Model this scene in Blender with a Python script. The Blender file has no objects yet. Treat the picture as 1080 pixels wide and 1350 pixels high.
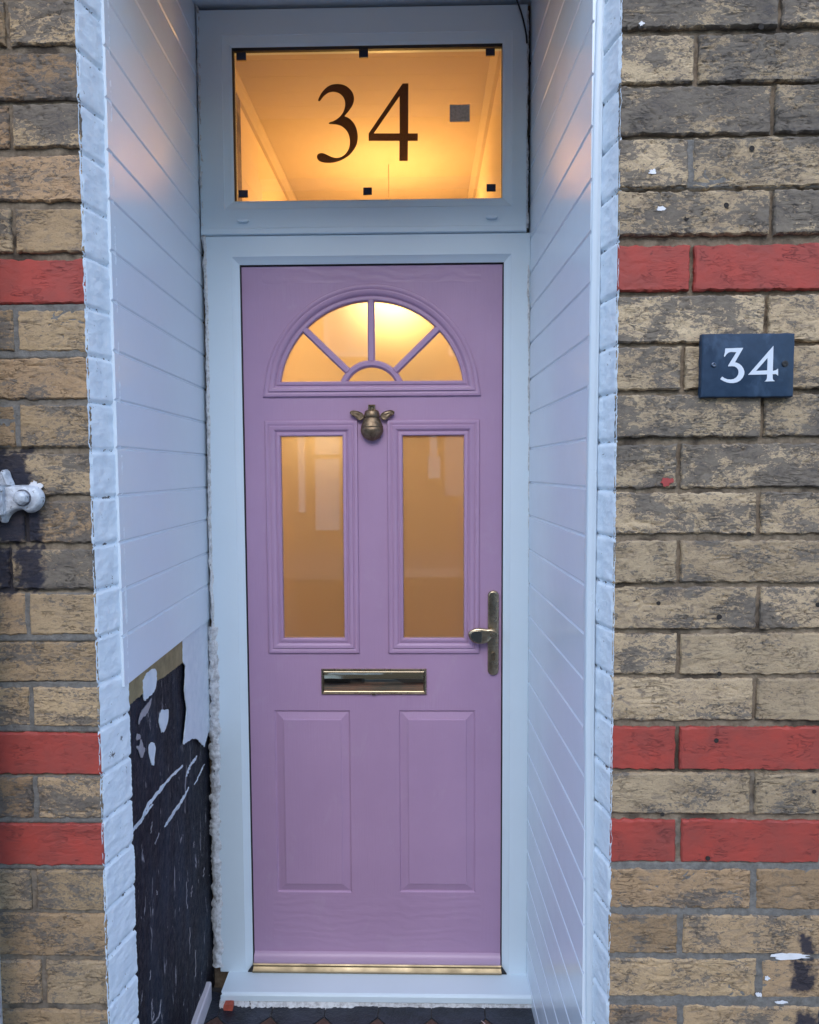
import bpy, bmesh, math, random
from mathutils import Vector, Matrix, noise
random.seed(34)
S = bpy.context.scene
C = S.collection
H = 1.60                                   # eye height of the photographer

# ------------------------------------------------------------------ camera
F, YAW, PIT, ROL = 904.05, -0.01996, -0.06003, -0.00496
fw = Vector((math.sin(YAW)*math.cos(PIT), math.cos(YAW)*math.cos(PIT), math.sin(PIT)))
rt = Vector((math.cos(YAW), -math.sin(YAW), 0)); up = rt.cross(fw)
rr = math.cos(ROL)*rt + math.sin(ROL)*up; uu = -math.sin(ROL)*rt + math.cos(ROL)*up
camd = bpy.data.cameras.new('camera'); cam = bpy.data.objects.new('camera', camd); C.objects.link(cam)
m = Matrix((rr, uu, -fw)).transposed().to_4x4(); m.translation = Vector((0, 0, H)); cam.matrix_world = m
camd.sensor_fit = 'HORIZONTAL'; camd.sensor_width = 36; camd.lens = 36*F/1080
camd.clip_start = 0.05; camd.clip_end = 500
S.camera = cam

def ray(px, py): return fw + rr*((px-540)/F) - uu*((py-675)/F)
def at(px, py, Y):
    d = ray(px, py); d = d*(Y/d.y); return (d.x, d.z+H)
def atx(px, py, X0, Y0, X1, Y1):           # meets the upright plane through (X0,Y0),(X1,Y1)
    d = ray(px, py); ex, ey = X1-X0, Y1-Y0
    t = (X0*ey - Y0*ex)/(d.x*ey - d.y*ex); return (d.x*t, d.y*t, d.z*t+H)

# ------------------------------------------------------------------ sky, sun, exposure
W = bpy.data.worlds.new("World"); S.world = W; W.use_nodes = True
nt = W.node_tree; bg = nt.nodes['Background']
sky = nt.nodes.new('ShaderNodeTexSky'); sky.sky_type = 'NISHITA'; sky.sun_disc = False
SUN_EL, SUN_AZ = math.radians(38), math.radians(182)
sky.sun_elevation = SUN_EL; sky.sun_rotation = SUN_AZ; sky.air_density = 1.0; sky.dust_density = .6; sky.ozone_density = 2.0
nt.links.new(sky.outputs[0], bg.inputs[0]); bg.inputs[1].default_value = 0.15
sd = bpy.data.lights.new('sun', 'SUN'); so = bpy.data.objects.new('sun', sd); C.objects.link(so)
sd.energy = 0.6; sd.angle = math.radians(40); sd.color = (1, .96, .9)
sv = Vector((math.sin(SUN_AZ)*math.cos(SUN_EL), math.cos(SUN_AZ)*math.cos(SUN_EL), math.sin(SUN_EL)))
so.rotation_euler = (-sv).to_track_quat('-Z', 'Y').to_euler()
S.view_settings.view_transform = 'Standard'; S.view_settings.look = 'None'
S.view_settings.exposure = 1.60; S.view_settings.gamma = 1; S.view_settings.use_curve_mapping = False
S.render.engine = 'CYCLES'
S.cycles.max_bounces = 10; S.cycles.diffuse_bounces = 5; S.cycles.sample_clamp_indirect = 4

# ------------------------------------------------------------------ object helpers
ORG = {}
def tag(o, label=None, cat=None, group=None, kind=None):
    if label: o['label'] = label
    if cat: o['category'] = cat
    if group: o['group'] = group
    if kind: o['kind'] = kind
    return o
def thing(name, loc, label, cat, group=None):
    o = bpy.data.objects.new(name, None); C.objects.link(o); o.location = loc
    o.empty_display_size = .05; ORG[o.name] = Vector(loc)
    return tag(o, label, cat, group)
def link(name, me, mat, parent=None, loc=None, smooth=None):
    o = bpy.data.objects.new(name, me); C.objects.link(o)
    off = ORG[parent.name] if parent else Vector(loc or (0, 0, 0))
    me.transform(Matrix.Translation(-off))
    if parent: o.parent = parent
    else: o.location = off
    ORG[o.name] = off
    if mat: me.materials.append(mat)
    if smooth is not None:
        if smooth >= 180:
            me.polygons.foreach_set('use_smooth', [True]*len(me.polygons))
        else:
            me.polygons.foreach_set('use_smooth', [True]*len(me.polygons))
            me.set_sharp_from_angle(angle=math.radians(smooth))
    me.update()
    return o
def M(name, vs, fs, mat, parent=None, loc=None, smooth=None, fix=True):
    me = bpy.data.meshes.new(name); me.from_pydata(vs, [], fs)
    if fix:
        b = bmesh.new(); b.from_mesh(me); bmesh.ops.recalc_face_normals(b, faces=b.faces); b.to_mesh(me); b.free()
    return link(name, me, mat, parent, loc, smooth)
class G:
    def __init__(s): s.v = []; s.f = []
    def add(s, vs, fs):
        n = len(s.v); s.v += [tuple(q) for q in vs]; s.f += [tuple(i+n for i in q) for q in fs]
    def box(s, x0, x1, y0, y1, z0, z1):
        s.add([(x0,y0,z0),(x1,y0,z0),(x1,y1,z0),(x0,y1,z0),(x0,y0,z1),(x1,y0,z1),(x1,y1,z1),(x0,y1,z1)],
              [(0,3,2,1),(4,5,6,7),(0,1,5,4),(1,2,6,5),(2,3,7,6),(3,0,4,7)])
    def bevelbox(s, x0, x1, y0, y1, z0, z1, r):        # box with softened edges on the street side (y0)
        a = [(x0,y0+r,z0),(x1,y0+r,z0),(x1,y0+r,z1),(x0,y0+r,z1)]
        b = [(x0+r,y0,z0+r),(x1-r,y0,z0+r),(x1-r,y0,z1-r),(x0+r,y0,z1-r)]
        c = [(x0,y1,z0),(x1,y1,z0),(x1,y1,z1),(x0,y1,z1)]
        f = [(4,5,6,7)]
        for i in range(4):
            j = (i+1) % 4; f += [(i,j,j+4,i+4),(i+8,j+8,j,i)]
        f.append((11,10,9,8)); s.add(a+b+c, f)
    def lathe(s, c, axis, prof, n=24, cap=True):       # prof: (along, radius)
        ax = Vector(axis).normalized(); t = ax.orthogonal().normalized(); u = ax.cross(t)
        vs = []; fs = []
        for a, r in prof:
            for i in range(n):
                q = 2*math.pi*i/n; vs.append(Vector(c)+ax*a+t*(r*math.cos(q))+u*(r*math.sin(q)))
        for k in range(len(prof)-1):
            for i in range(n):
                j = (i+1) % n; fs.append((k*n+i, k*n+j, (k+1)*n+j, (k+1)*n+i))
        if cap: fs.append(tuple(range(n))[::-1]); fs.append(tuple(range((len(prof)-1)*n, len(prof)*n)))
        s.add(vs, fs)
    def tube(s, pts, r, n=10):
        pts = [Vector(p) for p in pts]; vs = []; fs = []
        for k, p in enumerate(pts):
            d = (pts[min(k+1, len(pts)-1)]-pts[max(k-1, 0)]).normalized()
            t = d.cross(Vector((0, 1, .01))).normalized(); u = d.cross(t)
            for i in range(n):
                q = 2*math.pi*i/n; vs.append(p+t*(r*math.cos(q))+u*(r*math.sin(q)))
        for k in range(len(pts)-1):
            for i in range(n):
                j = (i+1) % n; fs.append((k*n+i, k*n+j, (k+1)*n+j, (k+1)*n+i))
        fs.append(tuple(range(n))); fs.append(tuple(range((len(pts)-1)*n, len(pts)*n))[::-1]); s.add(vs, fs)
    def build(s, name, mat, parent=None, loc=None, smooth=None): return M(name, s.v, s.f, mat, parent, loc, smooth)

def plate_mesh(name, loops, y, th, bevel=0.0, mp=None):
    """flat shape from closed outlines (inner outlines are holes); front face at y, th deep away from the street"""
    cu = bpy.data.curves.new(name, 'CURVE'); cu.dimensions = '2D'; cu.fill_mode = 'BOTH'
    cu.extrude = max(th/2-bevel, 0.0); cu.bevel_depth = bevel; cu.bevel_resolution = 1; cu.offset = -bevel
    for L in loops:
        sp = cu.splines.new('POLY'); sp.points.add(len(L)-1)
        for i, (a, b) in enumerate(L): sp.points[i].co = (a*100, b*100, 0, 1)
        sp.use_cyclic_u = True
    cu.extrude *= 100; cu.bevel_depth *= 100; cu.offset *= 100
    ob = bpy.data.objects.new(name+'_c', cu); C.objects.link(ob)
    dg = bpy.context.evaluated_depsgraph_get()
    me = bpy.data.meshes.new_from_object(ob.evaluated_get(dg)); me.name = name
    bpy.data.objects.remove(ob); bpy.data.curves.remove(cu)
    me.materials.clear()
    for v in me.vertices:
        a, b, c = v.co/100
        v.co = mp(a, b, c+th/2) if mp else Vector((a, y+th/2-c, b))
    b = bmesh.new(); b.from_mesh(me)
    bmesh.ops.remove_doubles(b, verts=b.verts, dist=1e-6)
    bmesh.ops.recalc_face_normals(b, faces=b.faces); b.to_mesh(me); b.free()
    return me
def plate(name, loops, y, th, mat, parent=None, loc=None, bevel=0.0, smooth=None, mp=None):
    return link(name, plate_mesh(name, loops, y, th, bevel, mp), mat, parent, loc, smooth)
def offset(L, d):                          # grow a closed counter-clockwise outline by d (mitred)
    n = len(L); out = []
    for i in range(n):
        p0, p1, p2 = Vector(L[i-1]), Vector(L[i]), Vector(L[(i+1) % n])
        a = (p1-p0).normalized(); b = (p2-p1).normalized()
        na = Vector((a.y, -a.x)); nb = Vector((b.y, -b.x)); k = (na+nb)
        k = k/max(.25, k.length_squared/2); out.append((p1.x+k.x*d, p1.y+k.y*d))
    return out
def sweep(g, L, prof, y):                  # prof: (outward offset, height toward the street)
    n = len(L); vs = []; fs = []
    for o, h in prof:
        vs += [(a, y-h, b) for a, b in offset(L, o)]
    for k in range(len(prof)-1):
        for i in range(n):
            j = (i+1) % n; fs.append((k*n+i, k*n+j, (k+1)*n+j, (k+1)*n+i))
    g.add(vs, fs)
def rect(x0, z0, x1, z1): return [(x0, z0), (x1, z0), (x1, z1), (x0, z1)]
def pxrect(x0, y0, x1, y1, Y):             # a true rectangle in the plane Y from its corners
    cx, cy = (x0+x1)/2, (y0+y1)/2
    return (at(x0, cy, Y)[0], at(cx, y1, Y)[1], at(x1, cy, Y)[0], at(cx, y0, Y)[1])
def smoothloop(P, it=2):
    for _ in range(it):
        Q = []
        for i in range(len(P)):
            a, b = P[i], P[(i+1) % len(P)]
            Q += [(a[0]*.75+b[0]*.25, a[1]*.75+b[1]*.25), (a[0]*.25+b[0]*.75, a[1]*.25+b[1]*.75)]
        P = Q
    return P

# ------------------------------------------------------------------ materials
class N:
    def __init__(s, name, base=(.8,.8,.8), rough=.5, metal=0.0, spec=.5, coat=0.0):
        s.m = bpy.data.materials.new(name); s.m.use_nodes = True; s.t = s.m.node_tree
        s.b = s.t.nodes['Principled BSDF']; s.b.inputs['Base Color'].default_value = (*base, 1)
        s.b.inputs['Roughness'].default_value = rough; s.b.inputs['Metallic'].default_value = metal
        s.b.inputs['Specular IOR Level'].default_value = spec; s.b.inputs['Coat Weight'].default_value = coat
        s.tc = None
    def new(s, t, **k):
        n = s.t.nodes.new('ShaderNode'+t)
        for a, v in k.items(): setattr(n, a, v)
        return n
    def L(s, a, b): s.t.links.new(a, b)
    def co(s, scale=(1,1,1), rot=(0,0,0), loc=(0,0,0)):
        if not s.tc: s.tc = s.new('TexCoord')
        mp = s.new('Mapping'); mp.inputs['Scale'].default_value = scale; mp.inputs['Rotation'].default_value = rot
        mp.inputs['Location'].default_value = loc
        s.L(s.tc.outputs['Object'], mp.inputs['Vector']); return mp.outputs[0]
    def noise(s, scale, detail=4, rough=.5, dist=0, vec=None, fac=True):
        n = s.new('TexNoise'); n.inputs['Scale'].default_value = scale; n.inputs['Detail'].default_value = detail
        n.inputs['Roughness'].default_value = rough; n.inputs['Distortion'].default_value = dist
        s.L(vec if vec else s.co(), n.inputs['Vector']); return n.outputs['Fac' if fac else 'Color']
    def ramp(s, fac, stops, interp='LINEAR'):
        r = s.new('ValToRGB'); e = r.color_ramp.elements; r.color_ramp.interpolation = interp
        while len(e) < len(stops): e.new(.5)
        for i, (p, c) in enumerate(stops):
            e[i].position = p; e[i].color = (*c, 1) if isinstance(c, tuple) else (c, c, c, 1)
        s.L(fac, r.inputs[0]); return r.outputs[0]
    def mix(s, f, a, b, mode='MIX'):
        n = s.new('Mix'); n.data_type = 'RGBA'; n.blend_type = mode
        for sock, v in ((n.inputs[0], f), (n.inputs[6], a), (n.inputs[7], b)):
            if isinstance(v, (int, float)): sock.default_value = v if sock == n.inputs[0] else (v, v, v, 1)
            elif isinstance(v, tuple): sock.default_value = (*v, 1)
            else: s.L(v, sock)
        return n.outputs[2]
    def math(s, op, a, b=0.0, clamp=False):
        n = s.new('Math'); n.operation = op; n.use_clamp = clamp
        for i, v in enumerate((a, b)):
            if isinstance(v, (int, float)): n.inputs[i].default_value = v
            else: s.L(v, n.inputs[i])
        return n.outputs[0]
    def color(s, v): s.L(v, s.b.inputs['Base Color']); return s
    def rough(s, v): s.L(v, s.b.inputs['Roughness']); return s
    def bump(s, h, dist=.001, strength=1.0):
        n = s.new('Bump'); n.inputs['Distance'].default_value = dist; n.inputs['Strength'].default_value = strength
        s.L(h, n.inputs['Height'])
        old = s.b.inputs['Normal'].links
        if old: s.L(old[0].from_socket, n.inputs['Normal'])
        s.L(n.outputs[0], s.b.inputs['Normal']); return s
    def attr(s, name):
        n = s.new('Attribute'); n.attribute_name = name; return n

def mat_brick():
    n = N('stock_brick', rough=.9, spec=.25)
    at_ = n.attr('bc'); sp = n.new('SeparateColor'); n.L(at_.outputs['Color'], sp.inputs[0])
    soot, tint, red = sp.outputs[0], sp.outputs[1], sp.outputs[2]
    v = n.co((1, 1, 1.8))
    big = n.noise(9, 5, .6, .4, v); mid = n.noise(38, 6, .65, 1.2, v); fine = n.noise(240, 5, .7, 0, v)
    crease = n.noise(24, 5, .6, 2.0, n.co((.7, 1, 3.0))); cmask = n.ramp(n.noise(17, 3, .5, 0, n.co(loc=(3, 9, 4))), [(.46, 0.0), (.6, 1.0)])
    buff = n.ramp(tint, [(0.0, (.575, .445, .285)), (.6, (.485, .365, .23)), (.78, (.46, .325, .185)), (1.0, (.43, .27, .15))])
    buff = n.mix(n.ramp(big, [(.35, 0.0), (.65, .8)]), buff, n.mix(.6, buff, (.36, .25, .15)))
    buff = n.mix(n.ramp(mid, [(.32, .8), (.48, 0.0)]), buff, (.22, .175, .135))
    buff = n.mix(n.math('MULTIPLY', n.ramp(fine, [(.3, 1.0), (.48, 0.0)]), .6), buff, (.13, .095, .075))
    per = n.math('ADD', .74, n.math('MULTIPLY', n.math('FRACT', n.math('MULTIPLY', tint, 37.7)), .40))
    buff = n.mix(1.0, buff, per, 'MULTIPLY')
    # soot: ragged patches, fine broken edges
    sm = n.math('ADD', n.math('MULTIPLY', n.math('SUBTRACT', big, .2), 1.0), n.math('MULTIPLY', mid, .6))
    sm = n.math('ADD', sm, n.math('MULTIPLY', fine, .42))
    pep = n.noise(110, 5, .7, .8, n.co((.8, 1, 1.5), loc=(7, 7, 7)))
    sm = n.math('ADD', sm, n.math('MULTIPLY', n.math('SUBTRACT', pep, .5), .75))
    sm = n.math('SUBTRACT', sm, .045)
    thr = n.math('SUBTRACT', sm, n.math('SUBTRACT', .965, n.math('MULTIPLY', soot, .42)))
    smask = n.ramp(n.math('MULTIPLY', thr, 11.0), [(0.0, 0.0), (.55, 1.0)])
    scol = n.mix(n.ramp(mid, [(.35, 0.0), (.7, 1.0)]), (.060, .060, .066), (.165, .15, .13))
    c = n.mix(n.math('MULTIPLY', smask, .80), buff, scol)
    ln = n.ramp(crease, [(.475, 0.0), (.495, 1.0), (.515, 0.0)])
    ln = n.math('MULTIPLY', ln, cmask)
    c = n.mix(n.math('MULTIPLY', ln, .6), c, (.07, .055, .045))
    rc = n.mix(n.ramp(n.noise(14, 5, .6), [(.35, 0.0), (.7, 1.0)]), (.39, .062, .046), (.27, .064, .052))
    rc = n.mix(n.math('MAXIMUM', n.math('MULTIPLY', ln, .55), n.math('MULTIPLY', n.ramp(n.noise(45, 6, .7), [(.30, 1.0), (.36, 0.0)]), .7)), rc, (.11, .03, .03))
    c = n.mix(red, c, rc)
    tr_ = n.ramp(n.math('ADD', n.math('MULTIPLY', at_.outputs['Alpha'], 1.1), n.math('MULTIPLY', n.math('ADD', mid, fine), -.55)), [(.0, 0.0), (.45, 1.0)])
    c = n.mix(n.math('MULTIPLY', tr_, .93), c, (.022, .024, .040)); n.color(c)
    n.rough(n.math('SUBTRACT', .92, n.math('MULTIPLY', red, .38)))
    h = n.math('ADD', n.math('MULTIPLY', mid, .5), n.math('MULTIPLY', fine, .35))
    h = n.math('SUBTRACT', h, n.math('MULTIPLY', ln, .35))
    n.bump(n.math('MULTIPLY', h, n.math('SUBTRACT', 1.0, n.math('MULTIPLY', red, .55))), .004, 1)
    return n.m
def mat_mortar():
    n = N('mortar', rough=.95, spec=.2)
    g = n.attr('mg').outputs['Fac']
    a = n.noise(60, 6, .7); b = n.noise(300, 4, .7); d = n.noise(12, 3, .6)
    br = n.mix(n.ramp(a, [(.3, 0.0), (.7, 1.0)]), (.13, .10, .072), (.30, .24, .175))
    br = n.mix(n.ramp(d, [(.50, 0.0), (.62, .8)]), br, (.045, .036, .03))
    gr = n.mix(n.ramp(a, [(.3, 0.0), (.7, 1.0)]), (.12, .112, .102), (.24, .228, .21))
    tf = n.ramp(n.attr('tar').outputs['Fac'], [(.5, 0.0), (.7, .9)])
    n.color(n.mix(tf, n.mix(g, br, gr), (.03, .03, .042)))
    n.bump(n.math('ADD', n.math('MULTIPLY', a, .6), n.math('MULTIPLY', b, .5)), .004, 1)
    return n.m
def mat_whitepaint(chips=True):
    n = N('white_masonry_paint', rough=.6)
    a = n.noise(30, 6, .6); b = n.noise(140, 4, .6)
    c = n.mix(n.ramp(a, [(.35, 0.0), (.6, 1.0)]), (.63, .71, .79), (.71, .78, .85))
    if chips:
        ch = n.noise(22, 7, .75, .6, n.co((1, 1, .55), loc=(3, 1, 7)))
        c = n.mix(n.ramp(ch, [(.335, 1.0), (.355, 0.0)]), c, (.09, .08, .075))
        sp = n.noise(120, 3, .5, 0, n.co(loc=(9, 2, 1)))
        gr = n.attr('gr').outputs['Fac']; gn = n.noise(85, 5, .7, .3, n.co(loc=(5, 8, 2)))
        gm = n.ramp(n.math('ADD', n.math('MULTIPLY', gr, .33), gn), [(.84, 0.0), (.88, 1.0)])
        c = n.mix(gm, c, (.075, .065, .06))
        c = n.mix(n.math('MULTIPLY', n.ramp(sp, [(.24, 1.0), (.29, 0.0)]), .7), c, (.12, .11, .10))
    n.color(c); n.bump(n.math('ADD', a, n.math('MULTIPLY', b, .4)), .003, .8); return n.m
def mat_pvc(name, col=(.74, .76, .78), rough=.3, dirt=.0):
    n = N(name, rough=rough)
    a = n.noise(5, 6, .6); b = n.noise(70, 4, .6)
    c = n.mix(n.math('MULTIPLY', n.ramp(a, [(.4, 0.0), (.75, 1.0)]), .22), col, tuple(q*.86 for q in col))
    s_ = n.ramp(n.noise(160, 3, .6, 0, n.co(loc=(4, 4, 4))), [(.2, 1.0), (.245, 0.0)])
    c = n.mix(n.math('MULTIPLY', s_, .35+dirt), c, (.22, .21, .2))
    n.color(c); n.rough(n.ramp(a, [(.3, rough*.8), (.7, rough*1.35)]))
    n.bump(n.noise(9, 2, .5), .0015, .5); n.bump(b, .0003, .4); return n.m
def mat_door():
    n = N('lilac_door_skin', rough=.42)
    a = n.noise(4, 4, .6)
    c = n.mix(n.ramp(a, [(.3, 0.0), (.7, 1.0)]), (.425, .275, .425), (.39, .25, .395))
    c = n.mix(n.math('MULTIPLY', n.ramp(n.noise(190, 4, .7, 0, n.co(loc=(3, 1, 1))), [(.20, 1.0), (.27, 0.0)]), .5), c, (.22, .15, .22))
    c = n.mix(n.math('MULTIPLY', n.ramp(n.noise(11, 7, .75, .5, n.co((1, 1, .5), loc=(8, 1, 1))), [(.56, 0.0), (.75, 1.0)]), .22), c, (.50, .43, .50)); n.color(c)
    v = n.co((18, 18, 1.1)); gv = n.noise(9, 6, .65, .35, v)            # upright grain
    w = n.new('TexWave'); w.wave_type = 'BANDS'; w.bands_direction = 'Z'
    w.inputs['Scale'].default_value = 11; w.inputs['Distortion'].default_value = 22; w.inputs['Detail'].default_value = 4
    w.inputs['Detail Scale'].default_value = .55; w.inputs['Detail Roughness'].default_value = .55
    n.L(n.co((.5, 1, 1)), w.inputs['Vector'])                            # cathedral grain on the rails
    gh = n.math('ADD', n.math('MULTIPLY', w.outputs['Fac'], .7), n.math('MULTIPLY', n.noise(9, 6, .65, .3, n.co((1.2, 18, 18))), .5))
    x = n.new('SeparateXYZ'); n.L(n.co(), x.inputs[0])
    top = n.math('GREATER_THAN', x.outputs['Z'], DZ_T); bot = n.math('LESS_THAN', x.outputs['Z'], DZ_B)
    rail = n.math('MAXIMUM', top, bot)
    st = n.math('LESS_THAN', n.math('ABSOLUTE', x.outputs['X']), DXS); rail = n.math('MULTIPLY', rail, st)
    h = n.new('Mix'); h.data_type = 'FLOAT'; n.L(rail, h.inputs[0]); n.L(gv, h.inputs[2]); n.L(gh, h.inputs[3])
    n.bump(h.outputs[0], .0009, .7)
    n.rough(n.ramp(gv, [(.3, .34), (.7, .5)]))
    return n.m
def mat_metal(name, col, rough, bumpd=0.0003, stain=None):
    n = N(name, col, rough, 1.0)
    a = n.noise(90, 5, .6); b = n.noise(14, 4, .6)
    n.rough(n.ramp(b, [(.3, rough*.75), (.7, rough*1.4)]))
    if stain: n.color(n.mix(n.ramp(a, [(.4, 0.0), (.62, 1.0)]), col, stain))
    n.bump(a, bumpd, .6); return n.m
def mat_glass(kind):
    m_ = bpy.data.materials.new(kind+'_glass'); m_.use_nodes = True; t = m_.node_tree; t.nodes.clear()
    out = t.nodes.new('ShaderNodeOutputMaterial'); mx = t.nodes.new('ShaderNodeMixShader')
    fr = t.nodes.new('ShaderNodeFresnel'); fr.inputs[0].default_value = 1.5
    mul = t.nodes.new('ShaderNodeMath'); mul.operation = 'MULTIPLY'; mul.inputs[1].default_value = 4.2
    gl = t.nodes.new('ShaderNodeBsdfGlossy'); gl.inputs['Roughness'].default_value = .02
    t.links.new(fr.outputs[0], mul.inputs[0]); t.links.new(mul.outputs[0], mx.inputs[0]); t.links.new(gl.outputs[0], mx.inputs[2]); t.links.new(mx.outputs[0], out.inputs[0])
    if kind == 'clear':
        tr = t.nodes.new('ShaderNodeBsdfTransparent'); tr.inputs[0].default_value = (.66, .60, .52, 1)
        t.links.new(tr.outputs[0], mx.inputs[1])
    else:
        a = t.nodes.new('ShaderNodeBsdfTranslucent'); a.inputs[0].default_value = (.85, .8, .7, 1)
        r = t.nodes.new('ShaderNodeBsdfRefraction'); r.inputs['Color'].default_value = (.95, .93, .88, 1)
        r.inputs['Roughness'].default_value = .56; r.inputs['IOR'].default_value = 1.45
        tc = t.nodes.new('ShaderNodeTexCoord'); no = t.nodes.new('ShaderNodeTexNoise'); no.inputs['Scale'].default_value = 14.50
        bu = t.nodes.new('ShaderNodeBump'); bu.inputs['Distance'].default_value = .0005; bu.inputs['Strength'].default_value = .3
        t.links.new(tc.outputs['Object'], no.inputs['Vector']); t.links.new(no.outputs['Fac'], bu.inputs['Height']); t.links.new(bu.outputs[0], r.inputs['Normal'])
        m2 = t.nodes.new('ShaderNodeMixShader'); m2.inputs[0].default_value = .42
        t.links.new(a.outputs[0], m2.inputs[1]); t.links.new(r.outputs[0], m2.inputs[2]); m3 = t.nodes.new('ShaderNodeMixShader'); m3.inputs[0].default_value = .05; df_ = t.nodes.new('ShaderNodeBsdfDiffuse'); df_.inputs[0].default_value = (.8, .78, .75, 1)
        t.links.new(m2.outputs[0], m3.inputs[1]); t.links.new(df_.outputs[0], m3.inputs[2]); t.links.new(m3.outputs[0], mx.inputs[1])
    return m_
def simple(name, col, rough=.6, var=.15, sc=20, bump=.001, metal=0, spec=.5):
    n = N(name, col, rough, metal, spec); a = n.noise(sc, 5, .6)
    n.color(n.mix(n.ramp(a, [(.3, 0.0), (.7, 1.0)]), tuple(q*(1-var) for q in col), tuple(min(1, q*(1+var)) for q in col)))
    n.bump(n.noise(sc*5, 4, .6), bump, .7); return n.m

BRICK, MORTAR, WPAINT = mat_brick(), mat_mortar(), mat_whitepaint()
PVC = mat_pvc('white_frame_pvc', (.64, .75, .825), .36)
CLAD = mat_pvc('glossy_cladding_pvc', (.69, .775, .86), .20, .1)
BLACK = simple('black_rubber', (.012, .012, .014), .6, .1)
BRASS = mat_metal('aged_brass', (.52, .43, .29), .26, .0002, (.38, .31, .21))
BRIGHTBRASS = mat_metal('polished_brass', (.62, .54, .40), .05, .00002)
BRONZE = mat_metal('bronze_knocker', (.30, .225, .15), .48, .0012, (.17, .125, .085))
GOLD = mat_metal('gold_threshold', (.33, .265, .165), .45, .0001)
CLEAR, FROST = mat_glass('clear'), mat_glass('frosted')

# ------------------------------------------------------------------ key planes
D0, D1, YD = 1.27, 1.34, 1.979             # brick face, start of the cladding, door leaf
YF = 1.962                                 # face of the frame
XL, XR = -.6196, .353                      # corners of the brick faces
FLOOR = at(500, 1329, 1.875)[1]
CEIL = 1.288+H
LA, LB = (-.600, D1), (-.626, 1.985)       # left cladding plane in plan
RA, RB = (.320, D1), (.3015, 1.985)

# ------------------------------------------------------------------ brick walls
RIGHT = [(-26,36,[1030]),(45,108,[919]),(113,176,[1021]),(182,247,[911]),(252,309,[1018]),(323,383,[913]),(390,451,[1011]),(457,513,[901]),
 (521,576,[1006]),(586,643,[896]),(650,704,[1001]),(713,768,[895]),(775,829,[1001]),(836,889,[895]),(895,950,[996]),(959,1015,[894]),
 (1020,1073,[993]),(1082,1137,[895]),(1146,1198,[994]),(1207,1257,[897]),(1265,1315,[1001]),(1327,1378,[897])]
LEFT = [(0,58,[8]),(70,131,[]),(137,194,[13]),(205,264,[]),(275,332,[17]),(342,400,[]),(408,463,[20]),(472,526,[]),(534,589,[23]),(598,653,[]),
 (661,715,[34]),(725,776,[14]),(783,837,[36]),(847,899,[]),(907,957,[41]),(967,1021,[]),(1025,1079,[47]),(1087,1141,[]),(1148,1200,[44]),(1206,1261,[]),(1268,1324,[57]),(1333,1385,[])]
SOOT_R = [.80,.64,.80,.55,.62,0,.42,.36,.62,.68,.56,.44,.40,.40,.25,0,.35,0,.12,.42,.22,.3]
SOOT_L = [.60,.52,.50,.50,.42,0,.28,.16,.34,.58,.66,.62,.20,.45,.35,0,.5,0,.48,.5,.45,.4]
RED = {5, 15, 17}
GREY_R = {17: 1, 18: 1, 19: 1, 20: 1, 21: 1}
GREY_L = {5: 1, 6: 1, 7: .6, 12: 1, 13: 1, 14: 1, 16: 1, 17: 1, 18: .4, 19: .3, 20: .3}
TAR = [(-10,590,42,665),(-10,655,56,720),(18,715,62,780),(1048,1226,1078,1262),(1040,1262,1078,1312),(1046,1330,1090,1370),(-10,720,16,790)]
TARW = []
for a_, b_, c_, d_ in TAR:
    xa, zb_ = at(a_, d_, 1.27); xb, za_ = at(c_, b_, 1.27); TARW.append((xa, xb, zb_, za_))
def tar(x, z):
    v = 0
    for xa, xb, za, zb in TARW:
        d = min(x-xa, xb-x, z-za, zb-z)+.014*noise.noise(Vector((x*30, z*30, 1)))+.009*noise.noise(Vector((x*130, z*130, 1)))
        v = max(v, min(1, max(0, .45+d/.030)))
    return v
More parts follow.
